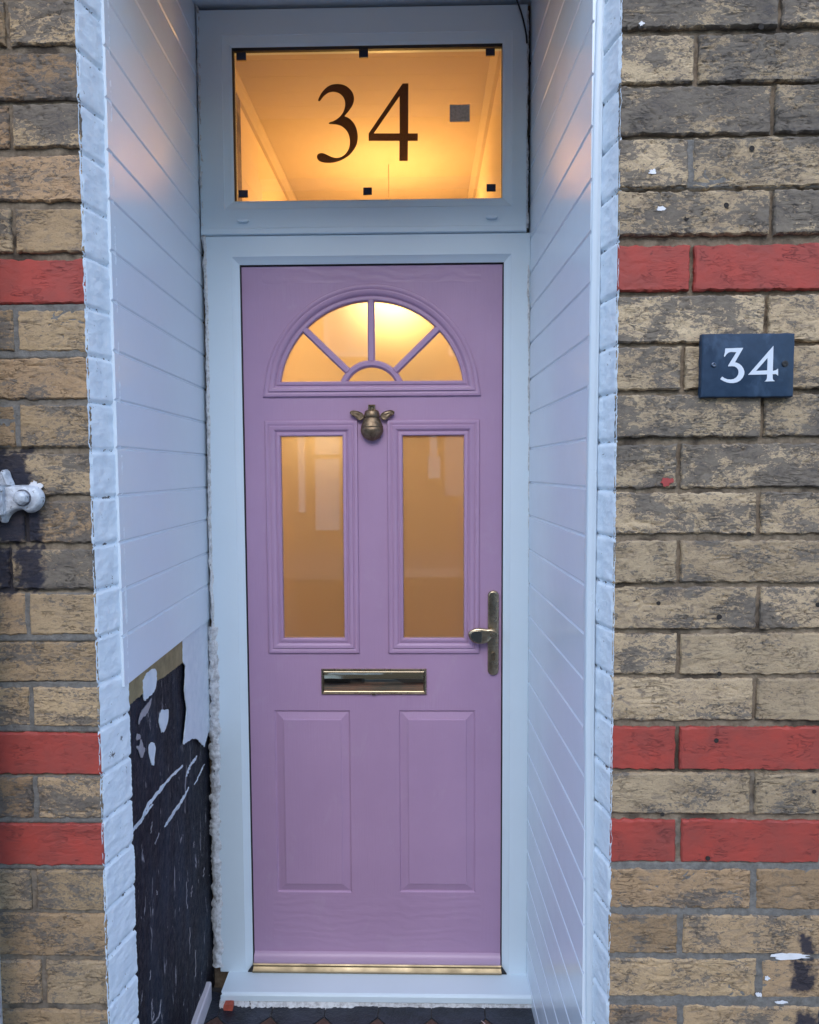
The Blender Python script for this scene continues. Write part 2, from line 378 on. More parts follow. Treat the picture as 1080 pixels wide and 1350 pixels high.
def brick_geo(g, cols, x0, x1, z0, z1, soot, tint, red, hi, edge):
    st = .0026 if hi else .02
    nx = max(3, int((x1-x0)/st)); nz = max(3, int((z1-z0)/st))
    sd_ = Vector((random.random()*50, random.random()*50, random.random()*50))
    amp = .0004 if red else random.uniform(.0005, .0016); cre = random.uniform(-.25, .25)
    n0 = len(g.v); tilt = random.uniform(-.012, .012); push = random.uniform(-.0022, .0004)
    for k in range(nz+1):
        for i in range(nx+1):
            u, w = i/nx, k/nz; x = x0+(x1-x0)*u; z = z0+(z1-z0)*w
            dx, dz = min(x-x0, x1-x), min(z-z0, z1-z); e = min(dx, dz)
            y = D0+push+tilt*(x-(x0+x1)/2)
            if hi:
                p = Vector((x*22, z*55, 0))+sd_
                r = 1-abs(noise.noise(p+Vector((noise.noise(p*.7)*1.5, noise.noise(p*.6+sd_)*1.2, 0))))*2
                cm = min(1, max(0, (noise.noise(Vector((x*14, z*30, 4))+sd_)+cre+.05)*3.0))
                y += amp*2.2*max(0, r)**7*cm - amp*noise.noise(p*.35)*1.7 - amp*.5*noise.noise(p*1.9) - amp*.35*noise.noise(Vector((x*150, z*210, 1))+sd_)
                pit = noise.noise(Vector((x*95, z*120, 7))+sd_); y += .0022*max(0, pit-.42)*6*(0 if red else 1)*.6
                wob = .0022*noise.noise(Vector((x*60, z*60, 3))+sd_)+.0010*noise.noise(Vector((x*200, z*200, 9)))
                if dz <= dx+.004: z += wob*(1 if w > .5 else -1)*max(0, 1-dz/.01)*1.5+.0014*noise.noise(Vector((x*7, sd_.x, w > .5)))
                if dx <= dz+.004 and not (edge == 1 and u < .5) and not (edge == -1 and u > .5): x += wob*max(0, 1-dx/.01)
            rr_ = .0030
            if e < rr_: y += rr_*(1-math.sqrt(max(0, 1-(1-e/rr_)**2)))
            g.v.append((x, y, z)); cols.append((soot, tint, red, tar(x, z) if hi else 0))
    def id_(i, k): return n0+k*(nx+1)+i
    for k in range(nz):
        for i in range(nx): g.f.append((id_(i,k), id_(i+1,k), id_(i+1,k+1), id_(i,k+1)))
    ring = [id_(i,0) for i in range(nx+1)]+[id_(nx,k) for k in range(1,nz+1)]+[id_(i,nz) for i in range(nx-1,-1,-1)]+[id_(0,k) for k in range(nz-1,0,-1)]
    b0 = len(g.v)
    for r in ring:
        x, y, z = g.v[r]; g.v.append((x, D0+.03, z)); cols.append((soot, tint, red, 0))
    for i in range(len(ring)):
        j = (i+1) % len(ring); g.f.append((ring[j], ring[i], b0+i, b0+j))

def brick_wall(side, parent):
    R = side > 0; tab = RIGHT if R else LEFT; cxp = 900 if R else 60
    XE = XR if R else XL; far = 1.9 if R else -2.1; g = G(); cols = []
    rows = []
    for k, (a, b, js) in enumerate(tab):
        za, zb = at(cxp, a, D0)[1], at(cxp, b, D0)[1]
        rows.append((za, zb, [at(j, (a+b)/2, D0)[0] for j in js], k, True))
    pz = .0895; pf = .135
    z = rows[-1][1]-.010; k = len(tab)
    while z > -.12: rows.append((z, z-.0775, None, k, False)); z -= pz; k += 1
    z = rows[0][0]+pz; k = -1
    while z < 5.8: rows.append((z, z-.0775, None, k, False)); z += pz; k -= 1
    grey = GREY_R if R else GREY_L
    vis = .80 if R else -.86
    beds = []
    for za, zb, js, k, hi in rows:
        red = 1 if k in RED else 0
        gz = .0115 if (k in grey and k > 15) else .0085
        # vertical joint positions marching away from the opening
        if js is None: first = XE+side*(pf if k % 2 else 2*pf); cuts = [first]
        else: cuts = sorted(js, key=lambda q: side*q) or [XE+side*(2*pf)]
        if not R and js == [] : cuts = [XE-.27]
        while side*cuts[-1] < side*far: cuts.append(cuts[-1]+side*(2*pf if (len(cuts)+k) % 3 else pf*2))
        pts = [XE]+cuts; beds.append((za, zb, k, list(cuts)))
        for i in range(len(pts)-1):
            x0, x1 = sorted((pts[i], pts[i+1]))
            lo = x0 + (0 if (i == 0 and R) else gz/2); hi_ = x1-(0 if (i == 0 and not R) else gz/2)
            base = (SOOT_R if R else SOOT_L)[k] if 0 <= k < len(tab) else random.uniform(.2, .6)
            so_ = 0 if red else min(1, max(0, base+random.uniform(-.12, .12)))
            if R and k in (1,9) and i == 1: so_ = min(1, so_+.12)
            near = hi and side*min(side*x0, side*x1) < side*vis if False else (hi and ((x0 < vis) if R else (x1 > vis)))
            brick_geo(g, cols, lo, hi_, zb, za, so_, ((random.uniform(.75, 1) if k > 17 else random.uniform(0, .6)) if R else random.uniform(.66, 1)), red, near, (1 if R else -1) if i == 0 else 0)
    me = bpy.data.meshes.new('bricks'); me.from_pydata(g.v, [], g.f)
    ca = me.color_attributes.new('bc', 'FLOAT_COLOR', 'POINT'); ca.data.foreach_set('color', [q for c in cols for q in c])
    link('bricks', me, BRICK, parent, smooth=40)
    # mortar sheet, recessed in the brown joints, nearly flush and smeared where it is grey
    beds.sort(key=lambda q: -q[0]); gv = []; gf = []; gc = []
    def sheet(xa, xb, za_, zb_, st):
        nx = max(2, int(abs(xb-xa)/st)); nz = max(2, int((za_-zb_)/st)); n0 = len(gv)
        for kk in range(nz+1):
            z_ = zb_+(za_-zb_)*kk/nz; gy = 0.0; bed_k = 0
            for (a, b, k, cu) in beds:
                if b-.012 < z_ < a+.012:
                    bed_k = k; gy = max(grey.get(k, 0) if z_ < (a+b)/2 else grey.get(k-1, 0), 0); row = (a, b, k, cu)
            for i in range(nx+1):
                x_ = xa+(xb-xa)*i/nx; gg = gy
                in_row = False
                for (a, b, k, cu) in beds:
                    if b < z_ < a:
                        in_row = True; gg = 1.0 if ((not R and k in (6, 8, 12, 14, 16)) or (R and (k == 3 or k > 17))) else (.25 if k > 15 else 0.0)
                nn = noise.noise(Vector((x_*35, z_*35, 5))); n2 = noise.noise(Vector((x_*140, z_*140, 8)))
                gg2 = max(0, min(1, gg+nn*.5*(1 if 0 < gg < 1 else 0)))
                dep = .0072*(1-gg2)+.0026*gg2+.0012*nn+.0007*n2
                if R and z_ > 1.6 and gg2 < .5: dep += .002
                gv.append((x_, D0+dep, z_)); gc.append(gg2)
        for kk in range(nz):
            for i in range(nx):
                a_ = n0+kk*(nx+1)+i; gf.append((a_, a_+1, a_+nx+2, a_+nx+1))
    zt, zb_ = rows[0][0]+.02, .0
    if R: sheet(XE+.001, vis, zt, zb_, .0032); sheet(vis, far, zt, zb_, .03); sheet(XE+.001, far, 5.8, zt, .03)
    else: sheet(vis, XE-.001, zt, zb_, .0032); sheet(far, vis, zt, zb_, .03); sheet(far, XE-.001, 5.8, zt, .03)
    me = bpy.data.meshes.new('mortar'); me.from_pydata(gv, [], gf)
    at_ = me.attributes.new('mg', 'FLOAT', 'POINT'); at_.data.foreach_set('value', gc)
    a2 = me.attributes.new('tar', 'FLOAT', 'POINT'); a2.data.foreach_set('value', [tar(p[0], p[2]) for p in gv])
    link('mortar', me, MORTAR, parent, smooth=180)
    # body of the wall behind the face
    w = G(); x0, x1 = sorted((XE+side*.055, far)); w.box(x0, x1, D0+.028, 2.3, -.1, 5.8)
    xq = sorted((XE+side*.055, (LB[0] if side < 0 else RB[0])-side*.035)); w.box(*xq, YF+.03, 2.3, -.1, 5.8); w.build('wall_core', MORTAR, parent)
    # white painted reveal: bricks and joints under thick paint, ragged where it laps the face
    rv = []; rf = []; rg = []
    Xi = LA[0]-.0008 if not R else RA[0]+.014
    zs0, zs1 = -.02, CEIL+.6; nz = int((zs1-zs0)/.0036); us = [-.055, -.025, 0.0, .03, .07]+[.07+.93*i/14 for i in range(1, 15)]
    for kk in range(nz+1):
        z_ = zs0+(zs1-zs0)*kk/nz
        j = 0; dd = 1
        for q in range(len(beds)-1):
            mid_ = (beds[q][1]+beds[q+1][0])/2; dd = min(dd, abs(z_-mid_))
            if beds[q+1][0] < z_ <= beds[q][0]: j = beds[q][2]
        bulge = .0022*noise.noise(Vector((j*3.3, 7, 1)))
        for u in us:
            x_ = XE+(Xi-XE)*max(u, 0); y_ = D0+.0015+(D1-D0+.02)*max(u, 0)
            nn = noise.noise(Vector((x_*60, y_*60, z_*60))); n2 = noise.noise(Vector((y_*200, z_*200, 3)))
            jd = .0078*math.exp(-((dd+.0006*n2)/.0036)**2)*(.55+.75*abs(noise.noise(Vector((y_*20, j*1.7, 3)))))
            disp = -jd+.0015*nn+.0007*n2+bulge*.7+.0013*noise.noise(Vector((y_*300, z_*420, 11)))
            x_ += -side*disp if u > 0 else -side*disp*.4
            if u < .03: y_ += .0035*(1-max(u, 0)/.03) * .5 + jd*.8
            if u < 0:                      # lap onto the brick face, ragged edge
                lap = .0035+.0045*noise.noise(Vector((z_*45, 2, side)))+.0025*noise.noise(Vector((z_*170, 4, side)))
                x_ = XE+side*max(lap, .0008)*(-u/.055)**.8; y_ = D0-.0012+(.005 if u < -.05 else 0)+jd
            rv.append((x_, y_, z_)); rg.append(math.exp(-(dd/.0045)**2))
    m_ = len(us)
    for kk in range(nz):
        for i in range(m_-1):
            a_ = kk*m_+i; rf.append((a_, a_+1, a_+m_+1, a_+m_) if not R else (a_, a_+m_, a_+m_+1, a_+1))
    ro_ = M('painted_reveal', rv, rf, WPAINT, parent, smooth=60, fix=False)
    ga = ro_.data.attributes.new('gr', 'FLOAT', 'POINT'); ga.data.foreach_set('value', rg)
    return rows

wr = thing('brick_wall', (XR, D0, 0), 'yellow stock brick wall with three painted red courses, right of the purple door and carrying the slate number', 'wall')
rows_r = brick_wall(1, wr)
wl = thing('brick_wall', (XL, D0, 0), 'strip of sooty yellow brick wall with red painted bricks, left of the door behind the white pipe bracket', 'wall')
rows_l = brick_wall(-1, wl)
# small drilled holes with old plugs, paint chips and smears on the bricks
HOLE = simple('hole_dark', (.02, .016, .014), .9); PLUG = simple('old_plug', (.10, .075, .06), .8)
for x, y in [(905,288),(957,271),(991,196),(868,795),(948,813),(944,976),(1073,1043),(987,704),(948,888),(873,1073),(1078,797),(844,36),(1003,36),(933,1131)]:
    X, Z = at(x, y, D0); g = G(); r = random.uniform(.0028, .0042)
    g.lathe((X, D0-.0022, Z), (0, 1, 0), [(0, r*1.25), (.0005, r*1.25), (.0005, r*.8), (.002, r*.7)], 12)
    g.build('drill_hole', HOLE, wr, smooth=40)
def blob(px, py, w, h, Y, name, mat, parent, seed, th=.0018):
    X, Z = at(px, py, Y); w /= 712; h /= 712; L = []
    for i in range(40):
        q = 2*math.pi*i/40; r = 1+.6*noise.noise(Vector((math.cos(q)*1.6, math.sin(q)*1.6, seed)))+.45*noise.noise(Vector((math.cos(q)*5, math.sin(q)*5, seed)))
        L.append((X+w/2*r*math.cos(q), Z+h/2*r*math.sin(q)))
    return plate(name, [L], Y, th, mat, parent)
WCHIP = simple('white_paint_splash', (.72, .72, .74), .6); RCHIP = simple('red_paint_splash', (.38, .06, .055), .5); DCHIP = simple('dark_paint_splash', (.028, .03, .045), .7)
for a in [(860,226,9,7),(871,275,11,5),(846,31,6,5),(1012,1290,6,5),(1001,1312,8,6),(1030,1322,14,4)]: blob(*a, D0-.0028, 'paint_splash', WCHIP, wr, a[0]*.37)
g_ = blob(881, 635, 17, 10, D0-.003, 'paint_splash', RCHIP, wr, 5.5); g_['label'] = 'small red paint splash on a buff brick'
blob(1041, 1261, 52, 8, D0-.003, 'paint_splash', WCHIP, wr, 9.9)
for i, a in enumerate([][:0] and [(6,615,30,50),(10,700,44,70),(14,745,58,56),(48,684,26,44),(24,648,60,34)]): blob(*a, D0-.0022, 'tar_stain', DCHIP, wl, i*4.1)

# lintel over the recess (above the picture) and the porch ceiling
CONC = simple('painted_lintel', (.55, .56, .58), .7, .1)
g = G(); g.box(XL-.06, XR+.06, D0+.006, D0+.12, 1.075+H, 5.8); g.box(XL-.06, XR+.06, D0+.121, 2.3, CEIL+.03, 5.8)
g.build('lintel', CONC, loc=(0, D0, CEIL+.1)); tag(bpy.data.objects['lintel'], 'pale painted lintel closing the top of the recess over the door', 'lintel')
g = G()
for i in range(8):
    y0 = D0+.02+i*.092; g.box(LB[0]-.01, RA[0]+.03, y0+.002, y0+.090, CEIL, CEIL+.02); g.box(LB[0]-.01, RA[0]+.03, y0+.0901, y0+.0939, CEIL+.006, CEIL+.02)
tag(g.build('porch_ceiling', CLAD, loc=(0, 1.6, CEIL)), kind='structure')

# ------------------------------------------------------------------ cladding of the recess
def cladding(A, B, side, seams, z0, z1, parent, gaps=()):
    prof = [(z0, 0.0)]
    for s in sorted(seams):
        w = .0042 if s not in gaps else .007; d = .0034 if s not in gaps else .013
        prof += [(s-w, 0), (s-w+.0014, -.0022), (s-.0012, -d), (s+.0012, -d), (s+w-.0018, -.0018), (s+w, 0)]
    prof.append((z1, 0.0)); g = G()
    nv = Vector((B[1]-A[1], -(B[0]-A[0]))).normalized()*(1 if side < 0 else -1)   # toward the opening
    st = [A[0]+(B[0]-A[0])*t for t in (0, .33, .66, 1)]; sy = [A[1]+(B[1]-A[1])*t for t in (0, .33, .66, 1)]
    vs = []; fs = []; n = 4
    for z, d in prof:
        for k in range(4): vs.append((st[k]+nv.x*d, sy[k]+nv.y*d, z))
    for i in range(len(prof)-1):
        for k in range(3): fs.append((i*n+k, i*n+k+1, (i+1)*n+k+1, (i+1)*n+k))
    # back skin gives the boards their thickness
    b = len(vs); T = -.016
    for z in (z0, z1):
        for k in range(4): vs.append((st[k]+nv.x*T, sy[k]+nv.y*T, z))
    top = (len(prof)-1)*n
    e0 = len(vs)
    for z, d in prof:
        vs.append((st[0]+nv.x*T, sy[0]+nv.y*T, z))
    for i in range(len(prof)-1): fs.append((i*n, (i+1)*n, e0+i+1, e0+i))
    for k in range(3): fs += [(k, k+1, b+k+1, b+k), (top+k, top+k+1, b+4+k+1, b+4+k), (b+k, b+k+1, b+5+k, b+4+k)]
    g.add(vs, fs); return g
def zx(px, py, Y=D1): return at(px, py, Y)[1]
sl = [zx(137,128), zx(139,197), zx(142,262), zx(145,330), zx(148,396), zx(150,462), zx(152,527), zx(153,590), zx(157,653), zx(159,715), zx(161,778), zx(162,839)]
top = sl[0]
sl = [top+.0955*i for i in range(1, 7)]+sl
zcb = atx(220, 861, *LA, *LB)[2]
lc = thing('wall_cladding', (LA[0], D1, zcb), 'white plastic cladding boards on the left side of the recess, ending above the black wall', 'wall cladding')
cladding(LA, LB, -1, [s for s in sl if s < CEIL], zcb, CEIL+.005, lc).build('cladding_boards', CLAD, lc)
sr = [zx(775, y) for y in (167,237,306,374,444,510,578,643,707,772,837,898,961,1024,1093,1159,1220,1283,1343)]
zgap = atx(697, 90, *RA, *RB)[2]
st_ = zgap; sr = [s for s in sr if s < zgap-.05]; q = sr[0]
while q+.0955 < zgap-.05: q += .0955; sr.append(q)
q = min(sr)
while q-.094 > FLOOR+.02: q -= .094; sr.append(q)
rc = thing('wall_cladding', (RA[0], D1, FLOOR), 'white plastic cladding boards on the right of the recess, reaching down to the tiles', 'wall cladding')
cladding(RA, RB, 1, sr+[zgap], FLOOR-.01, CEIL+.005, rc, (zgap,)).build('cladding_boards', CLAD, rc)
g = G()                                     # corner trim at the street edge of the right cladding, slightly bowed as in the photo
bow = [(790.5,0),(786,150),(783.5,320),(781,480),(778.5,640),(776.5,800),(775,960),(775.5,1120),(776,1350),(776,1420)]
vs = []; fs = []
for i, (xp, yp) in enumerate(bow):
    X, Z = at(xp, yp, D1-.004); w = .0135
    for dx, dy in [(-.005, .02), (-.005, .002), (-.003, 0), (w*.45, 0), (w*.5, .0016), (w-.002, .0016), (w, .004), (w, .02)]:
        vs.append((X+dx, D1-.006+dy, Z))
for i in range(len(bow)-1):
    for k in range(7): fs.append((i*8+k, i*8+k+1, (i+1)*8+k+1, (i+1)*8+k))
g.add(vs, fs); TRIM = mat_pvc('trim_pvc', (.57, .66, .74), .3); g.build('corner_trim', TRIM, rc, smooth=50)

# black painted wall under the left cladding, with its paint remnants and skirting
def lw(px, py, out=0.0):                    # a point of the bare left wall, 'out' metres proud of it
    X, Y, Z = atx(px, py, LA[0]-.014+out, LA[1], LB[0]-.014+out, LB[1]); return (X, Y, Z)
n = N('black_wall_paint', rough=.42, spec=.25); a = n.noise(9, 6, .6, .5, n.co((1, 1, .35))); b = n.noise(60, 5, .65)
c = n.mix(n.ramp(a, [(.42, 0.0), (.7, 1.0)]), (.006, .006, .012), (.016, .026, .045))
fl = n.noise(34, 6, .7, .8, n.co((1, 1, .28), loc=(2, 5, 1)))
c = n.mix(n.ramp(fl, [(.615, 0.0), (.645, .85)]), c, (.36, .35, .38)); n.color(c)
n.rough(n.ramp(b, [(.3, .45), (.7, .7)])); n.bump(n.math('ADD', n.math('ADD', a, n.math('MULTIPLY', b, .5)), n.math('MULTIPLY', fl, 1.2)), .009, 1); BLKWALL = n.m
bw = thing('side_wall', (LA[0]-.014, D1, FLOOR), 'peeling black painted wall low on the left side of the recess, streaked with white', 'wall')
g = G(); ny, nzz = 60, 110; vs = []; fs = []
for k in range(nzz+1):
    z = FLOOR-.02+(zcb+.02-FLOOR+.02)*k/nzz
    for i in range(ny+1):
        t = i/ny; x = LA[0]-.014+(LB[0]-LA[0])*t; y = LA[1]-.0+(LB[1]-LA[1])*t
        vs.append((x+.002*noise.noise(Vector((y*12, z*8, 1)))+.0012*noise.noise(Vector((y*50, z*30, 1))), y, z))
for k in range(nzz):
    for i in range(ny): a_ = k*(ny+1)+i; fs.append((a_, a_+1, a_+ny+2, a_+ny+1))
g.add(vs, fs); g.build('plaster', BLKWALL, bw, smooth=180)
def roughen(L, amp, step=.004):
    Q = []
    for i in range(len(L)):
        a, b = Vector(L[i]), Vector(L[(i+1) % len(L)]); m_ = max(1, int((b-a).length/step))
        for k in range(m_):
            p = a+(b-a)*(k/m_)
            Q.append((p.x+amp*(noise.noise(Vector((p.x*120, p.y*90, 1)))+.6*noise.noise(Vector((p.x*380, p.y*300, 1)))), p.y+amp*(noise.noise(Vector((p.x*120, p.y*90, 9)))+.8*noise.noise(Vector((p.x*380, p.y*300, 9))))))
    return Q
def wall_patch(name, P, mat, th=.0022, sm=0, lift=.0018):
    L = [lw(*p) for p in P]; L = [(q[1], q[2]) for q in L]
    if sm: L = smoothloop(L, sm)
    L = roughen(L, .0022 if 'streak' in name else .0030)
    sl_ = (LB[0]-LA[0])/(LB[1]-LA[1])
    def mp(a, b, c): return Vector((LA[0]-.014+sl_*(a-LA[1])-.001+c+lift-.0018+.001, a, b))
    return plate(name, [L], 0, th, mat, bw, mp=mp, bevel=0)
WP2 = mat_whitepaint(False); BATTEN = simple('bare_batten', (.27, .215, .11), .8, .25, 30)
Z8 = 935/180
def zp(L, ox=130, oy=820, s=935/180): return [(ox+a/s, oy+b/s) for a, b in L]
def band(P): return P
wall_patch('batten', zp([(160,380),(570,90),(570,268),(470,345),(380,405),(165,590)]), BATTEN, .005, lift=.0045)
wall_patch('paint_patch', zp([(277,372),(372,300),(374,430),(350,490),(310,520),(290,548),(280,480)]), WP2, .003, 1, .0075)
wall_patch('paint_patch', zp([(553,100),(760,-40),(800,60),(790,300),(770,560),(760,790),(735,748),(705,855),(655,800),(620,800),(560,840),(585,600),(568,480),(575,300),(556,270)]), WP2, .003, 0, .0075)
wall_patch('paint_patch', zp([(408,660),(432,592),(450,612),(475,588),(476,640),(465,710),(435,770),(415,720)]), WP2, .002, 2)
wall_patch('paint_patch', zp([(338,880),(345,835),(368,818),(388,850),(380,920),(376,990),(355,970)]), WP2, .002, 2)
GREYP = simple('grey_paint_remnant', (.33, .32, .35), .6)
wall_patch('paint_patch', zp([(362,515),(350,580),(320,640),(290,660),(268,715),(278,640),(300,600),(340,545)]), GREYP, .002, 1)
wall_patch('paint_patch', zp([(252,800),(262,760),(278,770),(285,800),(262,812)]), GREYP, .002, 1)
wall_patch('paint_patch', zp([(285,790),(298,850),(318,870),(290,945),(275,890),(250,850),(280,850)]), GREYP, .002, 1)
def streak(P, w0, sd_):
    A = []; B = []; n_ = 26
    for i in range(n_+1):
        t = i/n_*(len(P)-1); k = min(int(t), len(P)-2); f = t-k
        x = P[k][0]*(1-f)+P[k+1][0]*f; y = P[k][1]*(1-f)+P[k+1][1]*f
        w = w0*.75*(.25+.9*abs(noise.noise(Vector((t*3.1, sd_, 0))))+.5*abs(noise.noise(Vector((t*11, sd_, 2)))))*math.sin(math.pi*min(1, (i+.6)/(n_+1)))**.5
        jx = 6*noise.noise(Vector((t*5, sd_, 7)))
        A.append((x+jx, y-w)); B.append((x+jx+w*.5, y+w))
    return A+B[::-1]
wall_patch('paint_streak', zp(streak([(575,985),(490,1060),(400,1170),(330,1260),(290,1350),(240,1420)], 26, 1.3)), WP2, .0018)
wall_patch('paint_streak', zp(streak([(670,915),(620,990),(595,1060)], 20, 2.3)), WP2, .0018)
wall_patch('paint_streak', zp(streak([(722,975),(690,1040),(655,1115)], 12, 3.3)), WP2, .0018)
wall_patch('paint_streak', zp(streak([(615,1130),(575,1210),(520,1290),(470,1370),(450,1400)], 22, 4.3)), WP2, .0018)
s2 = 838/180
wall_patch('paint_streak', zp(streak([(330,0),(270,80),(215,150),(178,205)], 18, 5.3), 130, 1060, s2), WP2, .0018)
wall_patch('paint_streak', zp(streak([(500,0),(450,60),(410,130)], 16, 6.3), 130, 1060, s2), WP2, .0018)
for P, w in [([(372,175),(350,230),(345,250)],16), ([(540,480),(536,600),(545,640)],14), ([(575,500),(566,570)],18), ([(560,760),(556,920)],9), ([(594,900),(592,1060)],9),
             ([(712,570),(700,660),(712,770)],16), ([(318,1020),(312,1080)],13), ([(380,1200),(370,1300),(330,1350)],22), ([(335,1270),(330,1345)],14), ([(585,230),(580,270)],16), ([(645,390),(642,450)],16),
             ([(620,1165),(618,1195)],16), ([(325,110),(318,180)],12), ([(357,530),(355,560)],12), ([(715,280),(700,300)],14)]:
    wall_patch('paint_streak', zp(streak(P, w*.5 if abs(P[0][0]-P[-1][0]) > 40 else w*.35, P[0][0]*.13), 130, 1060, s2), GREYP, .0016)
# upright drips are thin: give them width sideways
SK = atx(288, 1273, LA[0]+.004, LA[1], LB[0]+.004, LB[1])[2]
g = G(); x = LB[0]+.004
g.add([(LA[0]-.012, D1+.02, FLOOR-.01), (LA[0]+.004, D1+.02, FLOOR-.01), (LA[0]+.004, D1+.02, SK-.004), (LA[0]+.001, D1+.02, SK), (LA[0]-.012, D1+.02, SK),
       (x-.016, 1.90, FLOOR-.01), (x, 1.90, FLOOR-.01), (x, 1.90, SK-.004), (x-.003, 1.90, SK), (x-.016, 1.90, SK)],
      [(0,1,6,5),(1,2,7,6),(2,3,8,7),(3,4,9,8),(0,4,3,2,1),(5,6,7,8,9),(0,5,9,4)])
g.build('skirting', mat_pvc('skirting_paint', (.62, .60, .64), .5, .3), bw)

# ------------------------------------------------------------------ door frame
df = thing('door_frame', (-.15, YF, FLOOR), 'pale white plastic frame with gold threshold and sloping cill round the purple door', 'door frame')
ox0, _ = at(276, 640, YF); ox1, _ = at(698, 640, YF); ozt = at(480, 309, YF)[1]
x0, z0, x1, z1 = pxrect(324.5, 346, 663, 1271, YF); X0, X1 = at(323, 800, YF)[0], at(662.5, 800, YF)[0]
x0, x1 = at(321.5, 700, YF)[0], at(664, 700, YF)[0]
CT = at(480, 1283, YF)[1]                  # top of the cill at the frame
g = G(); ch = .019
# jambs and head with a chamfer toward the leaf: an open U shaped sweep
U_out = [(ox0, CT), (ox0, ozt), (ox1, ozt), (ox1, CT)]
U_mid = [(x0-ch, CT), (x0-ch, z1+ch), (x1+ch, z1+ch), (x1+ch, CT)]
U_in = [(x0, CT), (x0, z1), (x1, z1), (x1, CT)]
def strip(g, rings):
    n_ = len(rings[0]); vs = [q for r in rings for q in r]; fs = []
    for k in range(len(rings)-1):
        for i in range(n_-1): fs.append((k*n_+i, k*n_+i+1, (k+1)*n_+i+1, (k+1)*n_+i))
    g.add(vs, fs)
def lift(P, y): return [(a, y, b) for a, b in P]
def sh(P, dx, dz): return [(P[0][0]+dx, P[0][1]), (P[1][0]+dx, P[1][1]-dz), (P[2][0]-dx, P[2][1]-dz), (P[3][0]-dx, P[3][1])]
strip(g, [lift(U_out, YF+.06), lift(U_out, YF+.002), lift(sh(U_out, .002, .002), YF), lift(sh(U_mid, -.001, -.001), YF), lift(U_mid, YF+.001), lift(sh(U_in, -.003, -.003), YF+.008), lift(U_in, YF+.010), lift(U_in, YF+.06)])
g.build('frame', PVC, df, smooth=30)
g = G(); gi = [(x0+.0, CT), (x0+.0, z1), (x1, z1), (x1, CT)]
strip(g, [lift(sh(gi, -.001, -.001), YF+.011), lift(sh(gi, .0022, .0022), YF+.0125), lift(sh(gi, .0022, .0022), YF+.05)])
g.build('weather_seal', BLACK, df)
# cill
ca = at(500, 1313, 1.877)[1]; cb = at(500, 1322.5, 1.877)[1]
cx0, cx1 = at(291, 1318, 1.877)[0], at(701.5, 1318, 1.877)[0]
g = G(); P = [(YF+.05, CT+.003), (YF-.002, CT), (1.884, ca+.002), (1.879, ca-.001), (1.877, ca-.004), (1.877, cb+.002), (1.879, cb), (YF+.05, cb)]
vs = [(cx0+(.004 if i == 3 else 0), y, z) for i, (y, z) in enumerate(P)]+[(cx1, y, z) for y, z in P]; n_ = len(P)
g.add(vs, [tuple(range(n_)), tuple(range(n_, 2*n_))[::-1]]+[(i, (i+1) % n_, n_+(i+1) % n_, n_+i) for i in range(n_)])
g.build('cill', PVC, df, smooth=20)
# threshold
tz1 = at(500, 1273, YF)[1]; tz0 = CT
g = G(); P = [(YF+.05, tz1+.004), (YF+.004, tz1), (YF+.001, tz1-.003), (YF+.003, tz1-.009), (YF-.003, tz0+.008), (YF-.006, tz0+.006), (YF-.006, tz0+.0025), (YF+.05, tz0+.0025)]
vs = [(x0+.002, y, z) for y, z in P]+[(x1-.002, y, z) for y, z in P]; n_ = len(P)
g.add(vs, [tuple(range(n_)), tuple(range(n_, 2*n_))[::-1]]+[(i, (i+1) % n_, n_+(i+1) % n_, n_+i) for i in range(n_)])
g.build('threshold', GOLD, df, smooth=25)
for s, xx in ((1, x0), (-1, x1)):           # black end blocks in the bottom corners
    g = G(); g.add([(xx-s*.014, YF-.0015, CT+.001), (xx+s*.003, YF-.0015, CT+.001), (xx+s*.003, YF-.0015, CT+.022), (xx-s*.014, YF+.02, CT+.001), (xx+s*.003, YF+.02, CT+.001), (xx+s*.003, YF+.02, CT+.022)],
                   [(0,1,2),(5,4,3),(0,3,4,1),(1,4,5,2),(2,5,3,0)]); g.build('end_block', BLACK, df)
# lumpy caulk and plaster strips between frame and side walls
n = N('old_filler', rough=.75); a = n.noise(70, 6, .7); c = n.mix(n.ramp(a, [(.35, 0.0), (.55, 1.0)]), (.36, .36, .37), (.64, .66, .68))
c = n.mix(n.ramp(n.noise(55, 6, .75, .5, n.co((1, 1, .5), loc=(3, 3, 8))), [(.33, 1.0), (.37, 0.0)]), c, (.05, .045, .045)); n.color(c)
n.bump(a, .004, 1); FILL = n.m
def filler(path, width, depth, parent, seed, y=YF, name='filler_strip', rough=1.0):
    vs = []; fs = []; m_ = 9; n_ = 0
    for k in range(len(path)-1):
        (xa, ya), (xb, yb) = path[k], path[k+1]; steps = max(2, int(abs(yb-ya)/1.6))
        for i in range(steps):
            t = i/steps; X, Z = at(xa+(xb-xa)*t, ya+(yb-ya)*t, y); n_ += 1
            wl_ = width*(1+rough*.5*noise.noise(Vector((Z*40, seed, 0)))+rough*.35*noise.noise(Vector((Z*130, seed, 4))))
            sx = width*.25*rough*noise.noise(Vector((Z*25, seed, 8)))
            for j in range(m_):
                u = j/(m_-1)*2-1; hh = depth*(1-u*u)*(1+rough*.6*noise.noise(Vector((Z*60, u*2, seed))))
                vs.append((X+sx+u*wl_/2, y+.003-max(hh, -.002), Z+.001*noise.noise(Vector((u*3, Z*90, seed)))))
    for k in range(n_-1):
        for j in range(m_-1): a_ = k*m_+j; fs.append((a_, a_+1, a_+m_+1, a_+m_))
    return M(name, vs, fs, FILL, parent, smooth=180)
filler([(269,308),(273,420),(275,560),(277,700),(280,800),(281,830)], .013, .006, df, 1.1)
filler([(281.5,826),(283.5,950),(284.5,1080),(286.5,1200),(288.5,1276)], .032, .009, df, 2.2, rough=.9)
